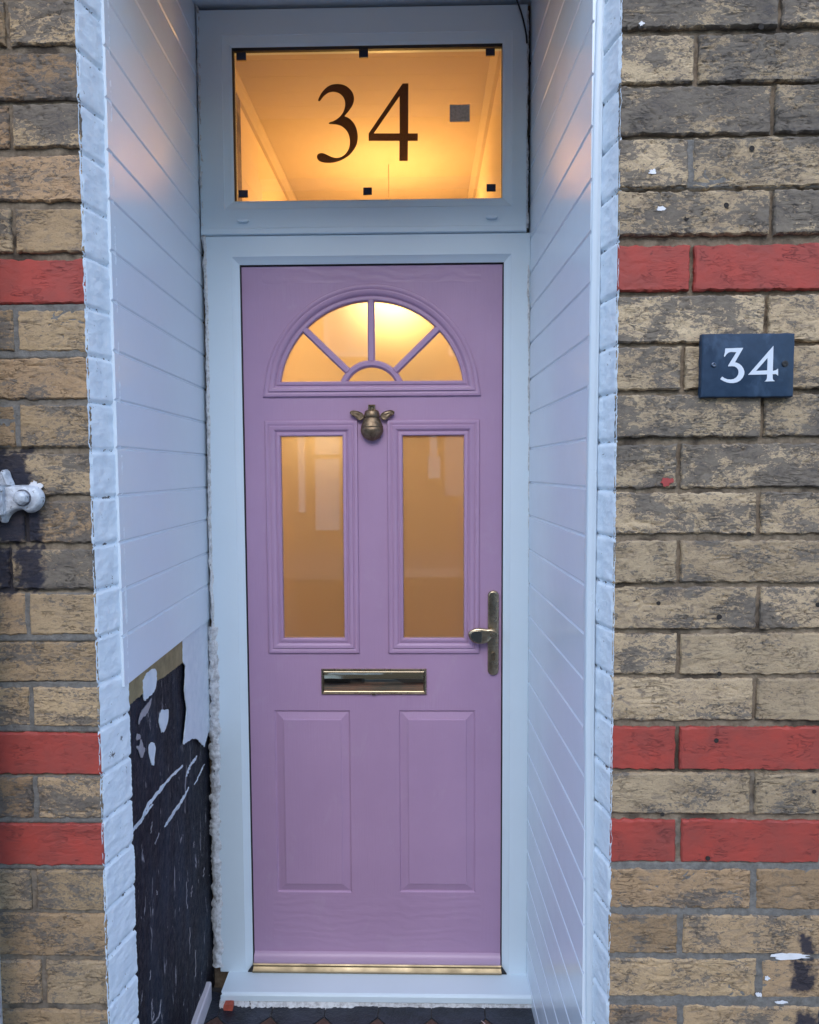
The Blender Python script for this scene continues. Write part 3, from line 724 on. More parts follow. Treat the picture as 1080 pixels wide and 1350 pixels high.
filler([(697,350),(698,620),(699,900),(701,1283)], .008, .006, df, 3.3, rough=1.2)
g = G(); vs = []; fs = []                    # ragged mortar under the cill
n_ = 160
for i in range(n_+1):
    x = cx0-.004+(cx1-cx0+.004)*i/n_; d = .006+.006*noise.noise(Vector((x*30, 1, 0)))+.004*noise.noise(Vector((x*110, 1, 0)))
    d = max(.0008, d*(.9 if x < -.2 else .35)); vs += [(x, 1.884, cb+.001), (x, 1.884-d*.6, cb-.002), (x, 1.884-d*1.4, FLOOR+.0035), (x, 1.884-d*2.4, FLOOR-.002)]
for i in range(n_):
    for k in range(3): a_ = i*4+k; fs.append((a_, a_+1, a_+5, a_+4))
g.add(vs, fs); g.build('mortar_bed', FILL, df, smooth=60)

# ------------------------------------------------------------------ fanlight
fl = thing('fanlight_window', (-.15, YF, ozt), 'rectangular lit orange fanlight window with brown 34 above the purple door', 'window')
fx0, fz0, fx1, fz1 = pxrect(262, 10, 695, 306, YF); fz0 = ozt+.0015
gx0, gz0, gx1, gz1 = pxrect(306, 57, 663, 261.5, YF)
g = G(); O = rect(fx0, fz0, fx1, fz1); I = rect(gx0, gz0, gx1, gz1)
band_z = at(480, 300, YF)[1]
def ringf(a, b, ya, yb): return None
strip_loops = [(O, YF+.06), (O, YF-.001), (offset(O, -.002), YF-.003), (offset(I, .026), YF-.003), (offset(I, .024), YF-.001), (offset(I, .006), YF+.004), (I, YF+.009), (I, YF+.045)]
vs = []; fs = []
for L, y in strip_loops: vs += lift(L, y)
for k in range(len(strip_loops)-1):
    for i in range(4): j = (i+1) % 4; fs.append((k*4+i, k*4+j, (k+1)*4+j, (k+1)*4+i))
g.add(vs, fs); g.build('frame', PVC, fl)
g = G(); g.bevelbox(fx0+.001, fx1-.001, YF-.0075, YF-.0025, fz0+.001, band_z, .0015); g.build('joint_strip', PVC, fl)
g = G(); I2 = offset(I, -.0095)              # black gasket, deep at the top
vs = []; fs = []
GI = [(gx0+.0035, gz0+.001), (gx1-.001, gz0+.001), (gx1-.001, gz1-.004), (gx0+.0035, gz1-.004)]
YG = YF+.024
vs = lift(I, YF+.010)+lift(GI, YG-.006)+lift(GI, YG+.004)
fs = []
for k in range(2):
    for i in range(4): j = (i+1) % 4; fs.append((k*4+i, k*4+j, (k+1)*4+j, (k+1)*4+i))
g.add(vs, fs); g.build('gasket', BLACK, fl)
M('glass_pane', lift(rect(gx0-.004, gz0-.004, gx1+.004, gz1+.004), YG), [(0, 1, 2, 3)], CLEAR, fl)
YS = YG-.0015
n = N('brown_decal_film', (.10, .042, .014), .5); DECAL = n.m
t_ = n.t; mx = t_.nodes.new('ShaderNodeMixShader'); tr = t_.nodes.new('ShaderNodeBsdfTransparent'); tr.inputs[0].default_value = (.36, .27, .18, 1)
mx.inputs[0].default_value = .5; out = t_.nodes['Material Output']; n.L(tr.outputs[0], mx.inputs[1]); n.L(n.b.outputs[0], mx.inputs[2]); n.L(mx.outputs[0], out.inputs[0])
THREE = [(148,385),(165,340),(195,285),(235,235),(290,190),(345,167),(410,160),(470,165),(530,185),(585,225),(625,280),(642,335),(643,380),(630,435),(600,490),(560,545),(514,598),(514,604),(560,620),(610,660),(650,710),(680,780),(695,860),(692,940),(672,1010),(630,1080),(570,1145),(500,1190),(420,1225),(340,1242),(250,1242),(185,1228),(145,1200),(130,1160),(145,1120),(190,1105),(240,1115),(290,1140),(345,1165),(400,1175),(455,1168),(510,1135),(550,1090),(578,1030),(588,960),(580,890),(555,820),(515,770),(460,732),(400,715),(345,710),(305,710),(292,700),(310,685),(360,670),(410,642),(460,600),(500,540),(520,470),(520,400),(500,345),(460,300),(410,275),(355,265),(300,275),(250,305),(210,345),(180,390),(160,397)]
FOUR = [[(580,155),(660,152),(658,838),(790,838),(788,940),(655,940),(652,1215),(535,1215),(537,940),(115,940),(115,840)], [(540,325),(540,838),(185,838)]]
def trace(P, ox, oy, s, Y): return [at(ox+a/s, oy+b/s, Y) for a, b in P]
plate('digit', [smoothloop(trace(THREE, 405, 95, 10.39, YS), 1)], YS, .0006, DECAL, fl)['label'] = 'brown serif numeral 3 on the orange glass'
plate('digit', [trace(q, 475, 95, 10.39, YS) for q in FOUR], YS, .0006, DECAL, fl)['label'] = 'brown serif numeral 4 on the orange glass'
NAVY = simple('navy_pad', (.012, .018, .045), .5, .2, 200, .0005); GRPAD = simple('grey_pad', (.50, .40, .31), .6, .25, 150)
for a in [(312,69,324.5,79.5),(473.5,66,485.5,76),(640.5,64,652.5,73.5),(315,251,327,260.5),(479,247.5,490.5,257),(641.5,243,653.5,252.5)]:
    q = pxrect(*a, YS); g = G(); g.bevelbox(q[0], q[2], YS-.003, YS+.0005, q[1], q[3], .0006); g.build('glazing_pad', NAVY, fl)
q = pxrect(593, 138, 619.5, 160.5, YS); g = G(); g.bevelbox(q[0], q[2], YS-.0012, YS+.0005, q[1], q[3], .0003); g.build('square_sticker', GRPAD, fl)
for px_, py_ in ((321, 291.5), (648, 287)):
    X, Z = at(px_, py_, YF-.003); g = G(); L = []
    for i in range(20):
        q = 2*math.pi*i/20; L.append((X+.016*math.copysign(abs(math.cos(q))**.5, math.cos(q)), Z+.0055*math.sin(q)))
    o = plate('weep_cover', [L], YF-.014, .0115, PVC, fl, bevel=.002)
filler([(261.5,20),(262,80),(264,150),(266,230),(268,300)], .013, .006, fl, 4.4, YF-.001, rough=1.2)
filler([(695.5,14),(694.5,150),(695,302)], .009, .005, fl, 6.4, YF-.001)
filler([(258,7),(262,20)], .012, .006, fl, 4.9, YF-.001)

# ------------------------------------------------------------------ the door leaf
lx0, lx1 = x0+.0035, x1-.0035; lz1 = z1-.0035; lz0 = at(490, 1268, YD)[1]
dcx = (lx0+lx1)/2; DZ0 = lz0
def dz(py, px=490): return at(px, py, YD)[1]
def dx(px, py): return at(px, py, YD)[0]
DZ_T = dz(373)-DZ0; DZ_B = dz(1180)-DZ0; DXS = .31
LILAC = mat_door()
door = thing('front_door', (dcx, YD, DZ0), 'lilac purple front door with fan window, bee knocker and brass letterbox', 'door')
acx = dx(490, 510); az = dz(519.5); PXM = 904.05/YD/1.0
ar = .5*(dx(611.5, 500)-dx(368.5, 500))+.0005; ab = dz(503)
def arch(r, zb, cz=az, n_=48):               # counter-clockwise closed outline, flat bottom
    a0 = math.asin(max(-1, min(1, (zb-cz)/r))); P = []
    for i in range(n_+1):
        q = a0+(math.pi-2*a0)*i/n_; P.append((acx+r*math.cos(q), cz+r*math.sin(q)))
    return P
A_in = arch(ar, ab)
w1 = pxrect(371.5, 574.5, 453.5, 842.5, YD); w2 = pxrect(531, 573.5, 612.5, 841.5, YD)
p1 = pxrect(363.5, 936.5, 463, 1177, YD); p2 = pxrect(526.5, 936.5, 627, 1177, YD)
for q in (w1, w2): pass
wz0, wz1 = (w1[1]+w2[1])/2, (w1[3]+w2[3])/2; w1 = (w1[0], wz0, w1[2], wz1); w2 = (w2[0], wz0, w2[2], wz1)
lb = pxrect(424, 881.5, 562.5, 915, YD)
holes = [offset(A_in, .030), rect(w1[0]-.030, w1[1]-.03, w1[2]+.03, w1[3]+.03), rect(w2[0]-.03, w2[1]-.03, w2[2]+.03, w2[3]+.03), rect(*p1), rect(*p2)]
plate('slab', [rect(lx0, lz0, lx1, lz1)]+holes, YD, .044, LILAC, door)
MP = [(-.001, -.016), (-.001, .001), (.001, .0035), (.0055, .0042), (.0085, .0030), (.0095, .0002), (.0125, .0005), (.0155, .0050), (.0205, .0078), (.0265, .0080), (.0275, .0045), (.0300, .0040), (.034, .0066), (.038, .0072), (.041, .0062), (.0428, .0035), (.0432, -.001)]
ap = MP
g = G(); sweep(g, A_in, ap, YD); fan = g.build('fan_window', LILAC, door, smooth=35)
M('glass_pane', lift(A_in, YD+.010), [tuple(range(len(A_in)))], FROST, fan)
bg_ = G()
def bar(g, xa, za, xb, zb, w, y0, h):
    d = Vector((xb-xa, zb-za)).normalized(); nn = Vector((-d.y, d.x)); A = Vector((xa, za)); B = Vector((xb, zb))
    pr = [(-w/2, 0), (-w/2, h*.5), (-w*.28, h), (w*.28, h), (w/2, h*.5), (w/2, 0)]
    vs = [(*(A+nn*o),) for o, _ in pr]; V = [(a, y0-h_, b) for (a, b), (_, h_) in zip(vs, pr)]
    vs = [(*(B+nn*o),) for o, _ in pr]; V += [(a, y0-h_, b) for (a, b), (_, h_) in zip(vs, pr)]
    g.add(V, [(i, i+1, i+7, i+6) for i in range(5)]+[(0, 5, 4, 3, 2, 1), (6, 7, 8, 9, 10, 11)])
ri, ro = .5*(dx(521.5, 500)-dx(459, 500))+.006, None
ri = (dz(484)-az); ro = (dz(474.5)-az); bw_ = .0205
for ang in (90, 44, 136):
    q = math.radians(ang); c_, s_ = math.cos(q), math.sin(q); g = G()
    bar(g, acx+c_*(ro-.003), az+s_*(ro-.003), acx+c_*(ar+.002), az+s_*(ar+.002), bw_, YD+.010, .013)
    g.build('glazing_bar', LILAC, fan, smooth=30)
a0 = math.asin((ab-az)/ro); pr = [(ri, 0), (ri, .007), (ri+(ro-ri)*.28, .0135), (ri+(ro-ri)*.72, .0135), (ro, .007), (ro, 0)]
vs = []; fs = []; n_ = 36
for i in range(n_+1):
    for r, h_ in pr:
        b0 = math.asin(min(1, (ab-.004-az)/r)); q = b0+(math.pi-2*b0)*i/n_; vs.append((acx+r*math.cos(q), YD+.0098-h_, az+r*math.sin(q)))
for i in range(n_):
    for k in range(5): a_ = i*6+k; fs.append((a_, a_+1, a_+7, a_+6))
g = G(); g.add(vs, fs); g.build('glazing_arch', LILAC, fan, smooth=30)
for q in (w1, w2):
    g = G(); sweep(g, rect(*q), MP, YD); wn = g.build('window', LILAC, door, smooth=35)
    M('glass_pane', lift(rect(*q), YD+.010), [(0, 1, 2, 3)], FROST, wn)
    g = G(); e = .002; sweep(g, rect(q[0]+e, q[1]+e, q[2]-e, q[3]-e), [(0, -.0085), (.0005, -.0075), (.0035, -.0075)], YD); g.build('glazing_seal', simple('grey_seal', (.2, .17, .2), .5), wn)
for q in (p1, p2):                            # raised panels
    g = G(); L0 = rect(*q); rings = [(.0005, 0), (-.001, -.0005), (-.0035, -.0045), (-.006, -.0050), (-.026, .0002), (-.0275, .0022), (-.030, .0027)]
    vs = []; fs = []
    for o_, h_ in rings: vs += [(a, YD-h_, b) for a, b in offset(L0, o_)]
    for k in range(len(rings)-1):
        for i in range(4): j = (i+1) % 4; fs.append((k*4+i, k*4+j, (k+1)*4+j, (k+1)*4+i))
    k = (len(rings)-1)*4; fs.append((k, k+1, k+2, k+3)); g.add(vs, fs); g.build('raised_panel', LILAC, door)
wb0, wb1 = dz(1268), dz(1255)
g = G(); P = [(YD+.002, wb1+.001), (YD-.003, wb1), (YD-.010, wb1-.006), (YD-.013, wb1-.012), (YD-.013, wb0+.002), (YD-.011, wb0-.0015), (YD+.002, wb0-.0015)]
vs = [(lx0+.001, y, z) for y, z in P]+[(lx1-.001, y, z) for y, z in P]; n_ = len(P)
g.add(vs, [tuple(range(n_)), tuple(range(n_, 2*n_))[::-1]]+[(i, (i+1) % n_, n_+(i+1) % n_, n_+i) for i in range(n_)])
g.build('weather_bar', N('lilac_weather_bar', (.47, .325, .46), .4).m, door, smooth=50)

# letterbox
g = G(); O = rect(*lb); rings = [(0, 0), (0, .004), (-.0012, .0055), (-.0040, .0060), (-.0055, .0055), (-.0065, .0030), (-.0085, .0028)]
vs = []; fs = []
for o_, h_ in rings: vs += [(a, YD-h_-.0005, b) for a, b in offset(O, o_)]
for k in range(len(rings)-1):
    for i in range(4): j = (i+1) % 4; fs.append((k*4+i, k*4+j, (k+1)*4+j, (k+1)*4+i))
k = (len(rings)-1)*4; fs.append((k, k+1, k+2, k+3)); g.add(vs, fs); lbo = g.build('letterbox', BRASS, door)
fx = offset(O, -.0095); X0f, Z0f, X1f, Z1f = fx[0][0]-.0, fx[0][1], fx[1][0], fx[2][1]
vs = []; fs = []; nz_ = 14; nx_ = 40
for k in range(nz_+1):
    t = k/nz_; z = Z0f+(Z1f-Z0f)*t
    for i in range(nx_+1):
        x = X0f+(X1f-X0f)*i/nx_
        y = YD-.0052-.0050*math.sin(math.pi*t)**.8+.00025*noise.noise(Vector((x*30, z*40, 2)))
        vs.append((x, y, z))
for k in range(nz_):
    for i in range(nx_): a_ = k*(nx_+1)+i; fs.append((a_, a_+1, a_+nx_+2, a_+nx_+1))
M('flap', vs, fs, BRIGHTBRASS, lbo, smooth=180)
for zz in (Z0f-.0012, Z1f+.0012):
    g = G(); g.tube([(X0f-.002, YD-.0058, zz), (X1f+.002, YD-.0058, zz)], .0018, 10); g.build('flap_bead', BRIGHTBRASS, lbo, smooth=60)
g = G(); g.bevelbox((X0f+X1f)/2-.006, (X0f+X1f)/2+.006, YD-.0085, YD-.001, lb[1]-.0012, lb[1]+.006, .001); g.build('flap_lip', BRASS, lbo)

# bee knocker
k_ = 10.8*456.8
bx, bz = dx(440+548/10.8, 560), dz(520)
def bzz(v): return dz(520+v/10.8)
prof = [(222,55),(228,80),(246,98),(280,108),(312,112),(328,110),(338,101),(348,108),(380,126),(420,142),(452,154),(466,158),(476,152),(486,160),(520,160),(560,148),(600,124),(632,92),(652,55),(662,8)]
vs = []; fs = []; n_ = 28
for v, r in prof:
    for i in range(n_):
        q = 2*math.pi*i/n_; vs.append((bx+r/k_*math.cos(q), YD-.008-r/k_*.85*math.sin(q), bzz(v)))
for k in range(len(prof)-1):
    for i in range(n_): j = (i+1) % n_; fs.append((k*n_+i, k*n_+j, (k+1)*n_+j, (k+1)*n_+i))
fs += [tuple(range(n_)), tuple(range((len(prof)-1)*n_, len(prof)*n_))]
g = G(); g.add(vs, fs); bee = g.build('bee_knocker', BRONZE, door, smooth=50)
WL = [(430,290),(405,262),(370,245),(330,232),(285,225),(245,232),(228,255),(235,280),(262,298),(295,315),(325,345),(355,368),(390,372),(425,350),(440,320)]
for s, W_ in ((1, WL), (-1, [(1098-a, b-4) for a, b in WL])):
    L = smoothloop([at(440+a/10.8, 520+b/10.8, YD-.012) for a, b in W_], 1)
    cxw = sum(a for a, _ in L)/len(L); czw = sum(b for _, b in L)/len(L); vs = []; fs = []; n_ = len(L)
    for sc, h_ in ((1, -.003), (1, .0005), (.86, .0022), (.72, .0012), (.45, .0020), (.2, .0008)):
        vs += [(cxw+(a-cxw)*sc, YD-.012-h_, czw+(b-czw)*sc) for a, b in L]
    for k in range(5):
        for i in range(n_): j = (i+1) % n_; fs.append((k*n_+i, k*n_+j, (k+1)*n_+j, (k+1)*n_+i))
    fs.append(tuple(range(5*n_, 6*n_))); fs.append(tuple(range(n_))[::-1])
    g = G(); g.add(vs, fs)
    for a, b in ((.2, .55), (.5, .5), (.75, .45)): pass
    g.build('wing', BRONZE, bee, smooth=35)
g = G(); zt_ = bzz(150); zb2 = bzz(228); g.bevelbox(bx-50/k_, bx+50/k_, YD-.016, YD, zt_-.004, zt_, .0012)
g.bevelbox(bx-50/k_, bx-24/k_, YD-.015, YD, zb2, zt_-.0035, .001); g.bevelbox(bx+24/k_, bx+50/k_, YD-.015, YD, zb2, zt_-.0035, .001)
g.bevelbox(bx-20/k_, bx+20/k_, YD-.010, YD, zb2, zt_-.0035, .0008)
g.build('hinge', BRASS, bee)
g = G(); g.lathe((bx, YD+.001, bzz(600)), (0, -1, 0), [(0, .010), (.004, .010), (.005, .008)], 20); g.build('strike_stud', BRONZE, bee)

# handle
def rr_rect(x0_, z0_, x1_, z1_, r, n_=8):
    P = []
    for cx_, cz_, a in ((x1_-r, z1_-r, 0), (x0_+r, z1_-r, 90), (x0_+r, z0_+r, 180), (x1_-r, z0_+r, 270)):
        for i in range(n_+1): q = math.radians(a+90*i/n_); P.append((cx_+r*math.cos(q), cz_+r*math.sin(q)))
    return P
hp = pxrect(643.3, 779, 657.8, 890.5, YD-.008)
def dome(L, rings, y):
    cx_ = sum(a for a, _ in L)/len(L); n_ = len(L); vs = []; fs = []
    for o_, h_ in rings: vs += [(a, y-h_, b) for a, b in offset(L, o_)]
    for k in range(len(rings)-1):
        for i in range(n_): j = (i+1) % n_; fs.append((k*n_+i, k*n_+j, (k+1)*n_+j, (k+1)*n_+i))
    k = (len(rings)-1)*n_; fs.append(tuple(range(k, k+n_))); return vs, fs
L = rr_rect(*hp, (hp[2]-hp[0])*.48)
g = G(); g.add(*dome(L, [(0, 0), (0, .006), (-.0015, .0085), (-.0035, .0095), (-.006, .0098)], YD)); hd = g.build('handle', BRASS, door, smooth=40)
hx, hz = at(651.5, 836, YD-.025)
# flat oval pad pull reaching left from the plate
PAD = [(262,740),(275,705),(310,680),(360,664),(410,660),(460,664),(510,674),(560,668),(600,680),(622,710),(620,745),(600,770),(560,790),(520,835),(480,856),(430,862),(370,856),(315,835),(280,795)]
L = smoothloop([at(590+a/9.64, 760+b/9.64, YD-.034) for a, b in PAD], 2); L = L[::-1]
area = sum(L[i-1][0]*L[i][1]-L[i][0]*L[i-1][1] for i in range(len(L)))
if area < 0: L = L[::-1]
g = G(); vs, fs = dome(L, [(-.003, -.006), (0, -.002), (0, .001), (-.0015, .0032), (-.004, .0045), (-.008, .0052)], YD-.030)
n_ = len(L); fs.append(tuple(range(n_))[::-1]); g.add(vs, fs); g.build('pull', BRASS, hd, smooth=50)
g = G(); g.lathe((hx-.001, YD-.008, hz), (0, -1, 0), [(0, .012), (.012, .0105), (.028, .0105), (.030, .009)], 24); g.build('spindle', BRASS, hd, smooth=40)
px_ = smoothloop([at(590+a/9.64, 760+b/9.64, YD-.037) for a, b in [(290,765),(310,715),(350,695),(435,690),(440,720),(440,830),(425,850),(370,845),(315,815)]], 2)
plate('inlay', [px_], YD-.0362, .002, BRIGHTBRASS, hd, bevel=.0006)
kx, kz = at(650.5, 862.5, YD-.012)
K = [(kx+.0068*math.cos(q), kz+.0068*math.sin(q)) for q in [math.radians(-50+280*i/24) for i in range(25)]]
K += [(kx-.0045, kz-.016), (kx-.002, kz-.0185), (kx+.002, kz-.0185), (kx+.0045, kz-.016)]
plate('lock_cylinder', [K], YD-.0145, .008, mat_metal('worn_brass', (.20, .155, .10), .4), hd, bevel=.0008)
g = G(); g.box(kx-.0007, kx+.0007, YD-.0149, YD-.0142, kz-.0045, kz+.0045); g.build('keyhole', BLACK, hd)

# ------------------------------------------------------------------ slate number sign
SY = D0-.014
q = pxrect(925.5, 439.5, 1047.5, 523.5, SY)
sg = thing('house_number_sign', ((q[0]+q[2])/2, D0, q[1]), 'dark blue grey slate sign with white 34 fixed to the brick wall', 'sign')
n = N('slate', rough=.5, spec=.3); a = n.noise(45, 6, .65); b = n.noise(13, 4, .6, .3, n.co((1.6, 1, 1), loc=(5.3, 0, 2.2)))
c = n.mix(n.ramp(a, [(.35, 0.0), (.7, 1.0)]), (.014, .034, .068), (.022, .048, .092)); c = n.mix(n.ramp(b, [(.55, 0.0), (.70, .55)]), c, (.07, .12, .20)); n.color(c)
n.rough(n.ramp(a, [(.3, .38), (.7, .6)])); n.bump(a, .0008, .8)
P = rect(*q)
Pj = []
for i in range(4):
    A, B = Vector(P[i]), Vector(P[(i+1) % 4]); Ln = (B-A).length; m_ = int(Ln/.004)
    for k in range(m_):
        p = A+(B-A)*(k/m_); nn = Vector(((B-A).y, -(B-A).x)).normalized(); d_ = .0007*noise.noise(Vector((p.x*70, p.y*70, 4))); Pj.append((p.x+nn.x*d_, p.y+nn.y*d_))
for cc in range(4):
    pass
vs, fs = dome(Pj, [(0, -.012), (0, .000), (-.0014, .0018), (-.003, .0022)], SY+.002)
g = G(); g.add(vs, fs); g.build('slate', n.m, sg, smooth=30)
SW = N('white_enamel', (.60, .66, .74), .5).m
T2 = [(262,208),(790,190),(770,230),(545,620),(600,632),(680,670),(750,735),(800,815),(825,905),(815,990),(775,1075),(700,1160),(610,1210),(510,1235),(400,1235),(300,1215),(200,1175),(110,1120),(165,1045),(230,1090),(320,1125),(420,1133),(510,1115),(590,1065),(640,990),(655,910),(640,840),(600,785),(540,745),(470,735),(345,740),(345,715),(590,320),(430,312),(360,330),(300,375),(265,425),(232,462),(222,430),(248,330)]
F2 = [[(785,115),(770,765),(850,745),(905,705),(905,885),(850,845),(765,850),(765,960),(780,1000),(825,1030),(555,1040),(600,1000),(620,950),(620,855),(130,865)], [(635,425),(625,750),(335,765)]]
plate('digit', [trace(T2, 945, 450, 22.5, SY-.0008)], SY-.0008, .0008, SW, sg)['label'] = 'white carved numeral 3'
plate('digit', [trace(p, 980, 450, 19.64, SY-.0008) for p in F2], SY-.0008, .0008, SW, sg)['label'] = 'white carved numeral 4'
for (a, b), r, mt in (((941, 481), .0042, simple('zinc_screw', (.10, .12, .16), .4, metal=1)), ((1035, 479.5), .0056, BLACK)):
    X, Z = at(a, b, SY); g = G(); g.lathe((X, SY-.0004, Z), (0, -1, 0), [(0, r), (.0012, r), (.0018, r*.7), (.0012, r*.3)], 18); g.build('screw', mt, sg, smooth=40)

# ------------------------------------------------------------------ pipe bracket and downpipe at the left edge
n = N('thick_white_gloss', rough=.35); a = n.noise(40, 6, .65); c = n.mix(n.ramp(a, [(.35, 0.0), (.6, 1.0)]), (.34, .36, .40), (.60, .64, .70))
c = n.mix(n.ramp(n.noise(90, 6, .7, .4, n.co(loc=(1, 2, 3))), [(.34, 1.0), (.39, 0.0)]), c, (.10, .09, .09)); n.color(c); n.bump(a, .005, 1); GLOSSW = n.m
bxx, bzz_ = at(30, 657, D0-.02)
pipe_x = at(-56, 657, D0-.06)[0]
dp = thing('downpipe', (pipe_x, D0-.062, 0), 'white cast iron downpipe just beyond the left edge behind its bracket', 'downpipe')
g = G(); g.lathe((pipe_x, D0-.062, 0), (0, 0, 1), [(0, .036), (5.6, .036)], 32); g.build('pipe', GLOSSW, dp, smooth=40)
br_ = thing('pipe_bracket', (bxx, D0, bzz_), 'white painted iron pipe bracket with bolt fixed to the left brick wall', 'bracket')
EAR = [(-20,463),(60,462),(130,455),(200,455),(300,452),(400,458),(470,475),(530,515),(570,570),(585,640),(575,710),(540,770),(490,820),(430,852),(380,860),(340,830),(290,805),(200,815),(130,850),(80,900),(45,960),(30,1005),(-20,1010),(-60,900)]
def ear(P, yy): return [at(a/11.25, 600+b/11.25, yy) for a, b in P]
L = smoothloop(ear(EAR, D0-.022), 1)
area = sum(L[i-1][0]*L[i][1]-L[i][0]*L[i-1][1] for i in range(len(L)))
if area < 0: L = L[::-1]
vs, fs = dome(L, [(.001, -.006), (0, .004), (-.0015, .0075), (-.0045, .0095), (-.006, .010)], D0-.010)
g = G(); g.add(vs, fs); g.build('ear', GLOSSW, br_, smooth=50)
UP = [(-60,470),(-60,300),(-20,220),(15,222),(45,250),(58,290),(75,345),(105,400),(130,470)]
L = smoothloop(ear(UP, D0-.024), 1); area = sum(L[i-1][0]*L[i][1]-L[i][0]*L[i-1][1] for i in range(len(L)))
if area < 0: L = L[::-1]
vs, fs = dome(L, [(.001, -.006), (0, .004), (-.0015, .0085), (-.004, .0105), (-.005, .011)], D0-.010)
g = G(); g.add(vs, fs); g.build('lobe', GLOSSW, br_, smooth=50)
g = G(); g.lathe((bxx, D0-.0195, bzz_+.0008), (0, -1, 0), [(0, .0158), (.0012, .0158), (.0014, .014)], 20); g.build('crevice_ring', simple('crevice_dark', (.10, .10, .12), .6, .4, 90), br_)  # dark disc puts the shadow of the crevice round the bolt into colour
g = G(); g.lathe((bxx-.0, D0-.018, bzz_+.001), (0, -1, 0), [(0, .0135), (.008, .0138), (.014, .0120), (.017, .008), (.018, .003)], 7); b_ = g.build('bolt', GLOSSW, br_)
g = G(); X, Z = at(2, 676, D0-.026); g.lathe((X, D0-.021, Z), (0, -1, 0), [(0, .006), (.004, .006), (.0035, .003), (.001, .0025)], 14); g.build('screw', GLOSSW, br_, smooth=40)
g = G(); X, _ = at(-6, 657, D0-.03); g.box(pipe_x-.02, X+.012, D0-.030, D0-.004, bzz_-.028, bzz_+.022); g.box(X+.006, X+.0105, D0-.0335, D0-.004, bzz_-.030, bzz_+.024); g.build('strap', GLOSSW, br_)
blob(46, 641, 15, 11, D0-.004, 'paint_splash', WCHIP, wl, 8.8)

# ------------------------------------------------------------------ cable
g = G(); pts = []
for i in range(28):
    t = i/27; px = 676+ (695-676)*(1-(1-t)**1.6); py = -14+(56+14)*t; X, Z = at(px, py, YF-.012+.004*t); pts.append((X, YF-.012+.006*t, Z))
g.tube(pts, .0026, 8); tag(g.build('cable', BLACK, loc=pts[0], smooth=60), 'thin black cable hanging in the top right corner above the fanlight', 'cable')

# ------------------------------------------------------------------ ground: porch tiles, step, pavement
TB = simple('black_tile', (.020, .024, .036), .38, .6, 18, .006); TR = simple('terracotta_tile', (.075, .036, .026), .6, .5, 22, .005); GROUT = simple('grout', (.045, .040, .036), .9, .4, 60, .004)
pitch = .1515; hd_ = .034; _d = ray(425, 1354); _k = (FLOOR-H)/_d.z; tx, ty = _d.x*_k, _d.y*_k
g = G(); g.box(LB[0]-.02, RA[0]+.03, D0+.02, 1.95, FLOOR-.05, FLOOR-.003); tag(g.build('porch_floor', GROUT, loc=(0, 1.6, FLOOR)), kind='structure')
gb, gr_ = G(), G(); gp = .0025
for i in range(-4, 6):
    for j in range(-5, 3):
        cx_, cy_ = tx+i*pitch, ty+j*pitch
        if cy_ < D0-.02 or cy_ > 1.95: continue
        ok = LB[0]-.03 < cx_ < RA[0]+.04
        if ok and cy_ < 1.87:
            r = hd_-gp; z_ = FLOOR-.0005
            gr_.add([(cx_-r, cy_, z_), (cx_, cy_-r, z_), (cx_+r, cy_, z_), (cx_, cy_+r, z_), (cx_-r, cy_, z_-.004), (cx_, cy_-r, z_-.004), (cx_+r, cy_, z_-.004), (cx_, cy_+r, z_-.004)], [(0,1,2,3),(0,4,5,1),(1,5,6,2),(2,6,7,3),(3,7,4,0)])
        c2, d2 = cx_+pitch/2, cy_+pitch/2; hp_ = pitch/2-gp/2; cc = hd_+gp*.2; z_ = FLOOR+random.uniform(-.0006, .0006)
        P = [(-hp_+cc, -hp_), (hp_-cc, -hp_), (hp_, -hp_+cc), (hp_, hp_-cc), (hp_-cc, hp_), (-hp_+cc, hp_), (-hp_, hp_-cc), (-hp_, -hp_+cc)]
        if d2-hp_ > D0 and LB[0]-.06 < c2-hp_*0 < RA[0]+.08:
            V = [(c2+a, min(d2+b, 1.93), z_) for a, b in P]; V += [(a, b, z_-.004) for a, b, _ in V]
            gb.add(V, [tuple(range(8))]+[((i_+1) % 8, i_, i_+8, (i_+1) % 8+8) for i_ in range(8)])
tag(gb.build('porch_floor', TB, loc=(0, 1.6, FLOOR)), kind='structure'); tag(gr_.build('porch_floor', TR, loc=(0, 1.6, FLOOR)), kind='structure')
g = G(); X, Z = at(302, 1322, 1.868); L = [(-.013,-.009),(.012,-.010),(.0135,-.002),(.0125,.0075),(.004,.0085),(-.0125,.0075),(-.014,0)]
vs = [(X+a, 1.858, FLOOR+.010+b) for a, b in L]+[(X+a*.95, 1.876, FLOOR+.010+b*.9) for a, b in L]; n_ = 7
g.add(vs, [tuple(range(n_)), tuple(range(n_, 2*n_))[::-1]]+[(i, (i+1) % n_, n_+(i+1) % n_, n_+i) for i in range(n_)])
tag(g.build('brick_fragment', simple('red_tile', (.42, .085, .05), .8, .25, 80), loc=(X, 1.865, FLOOR)), 'small red brick fragment lying under the left end of the cill', 'fragment')
g = G(); X, Z = at(640, 1341, 1.82); g.tube([(X-.010, 1.83, FLOOR+.002), (X-.004, 1.822, FLOOR+.004), (X+.004, 1.81, FLOOR+.002)], .0011, 6)
tag(g.build('twig', simple('pale_twig', (.5, .38, .38), .7), loc=(X, 1.82, FLOOR)), 'tiny pale curled twig on the dark tiles by the cill', 'twig')
PAVE = simple('paving', (.20, .195, .185), .85, .2, 8, .004); ROAD = simple('asphalt', (.05, .05, .052), .9, .2, 40, .004)
g = G(); g.box(-40, 40, -1.3, D0+.018, FLOOR-.3, FLOOR-.02); tag(g.build('pavement', PAVE, loc=(0, 0, FLOOR)), kind='structure')
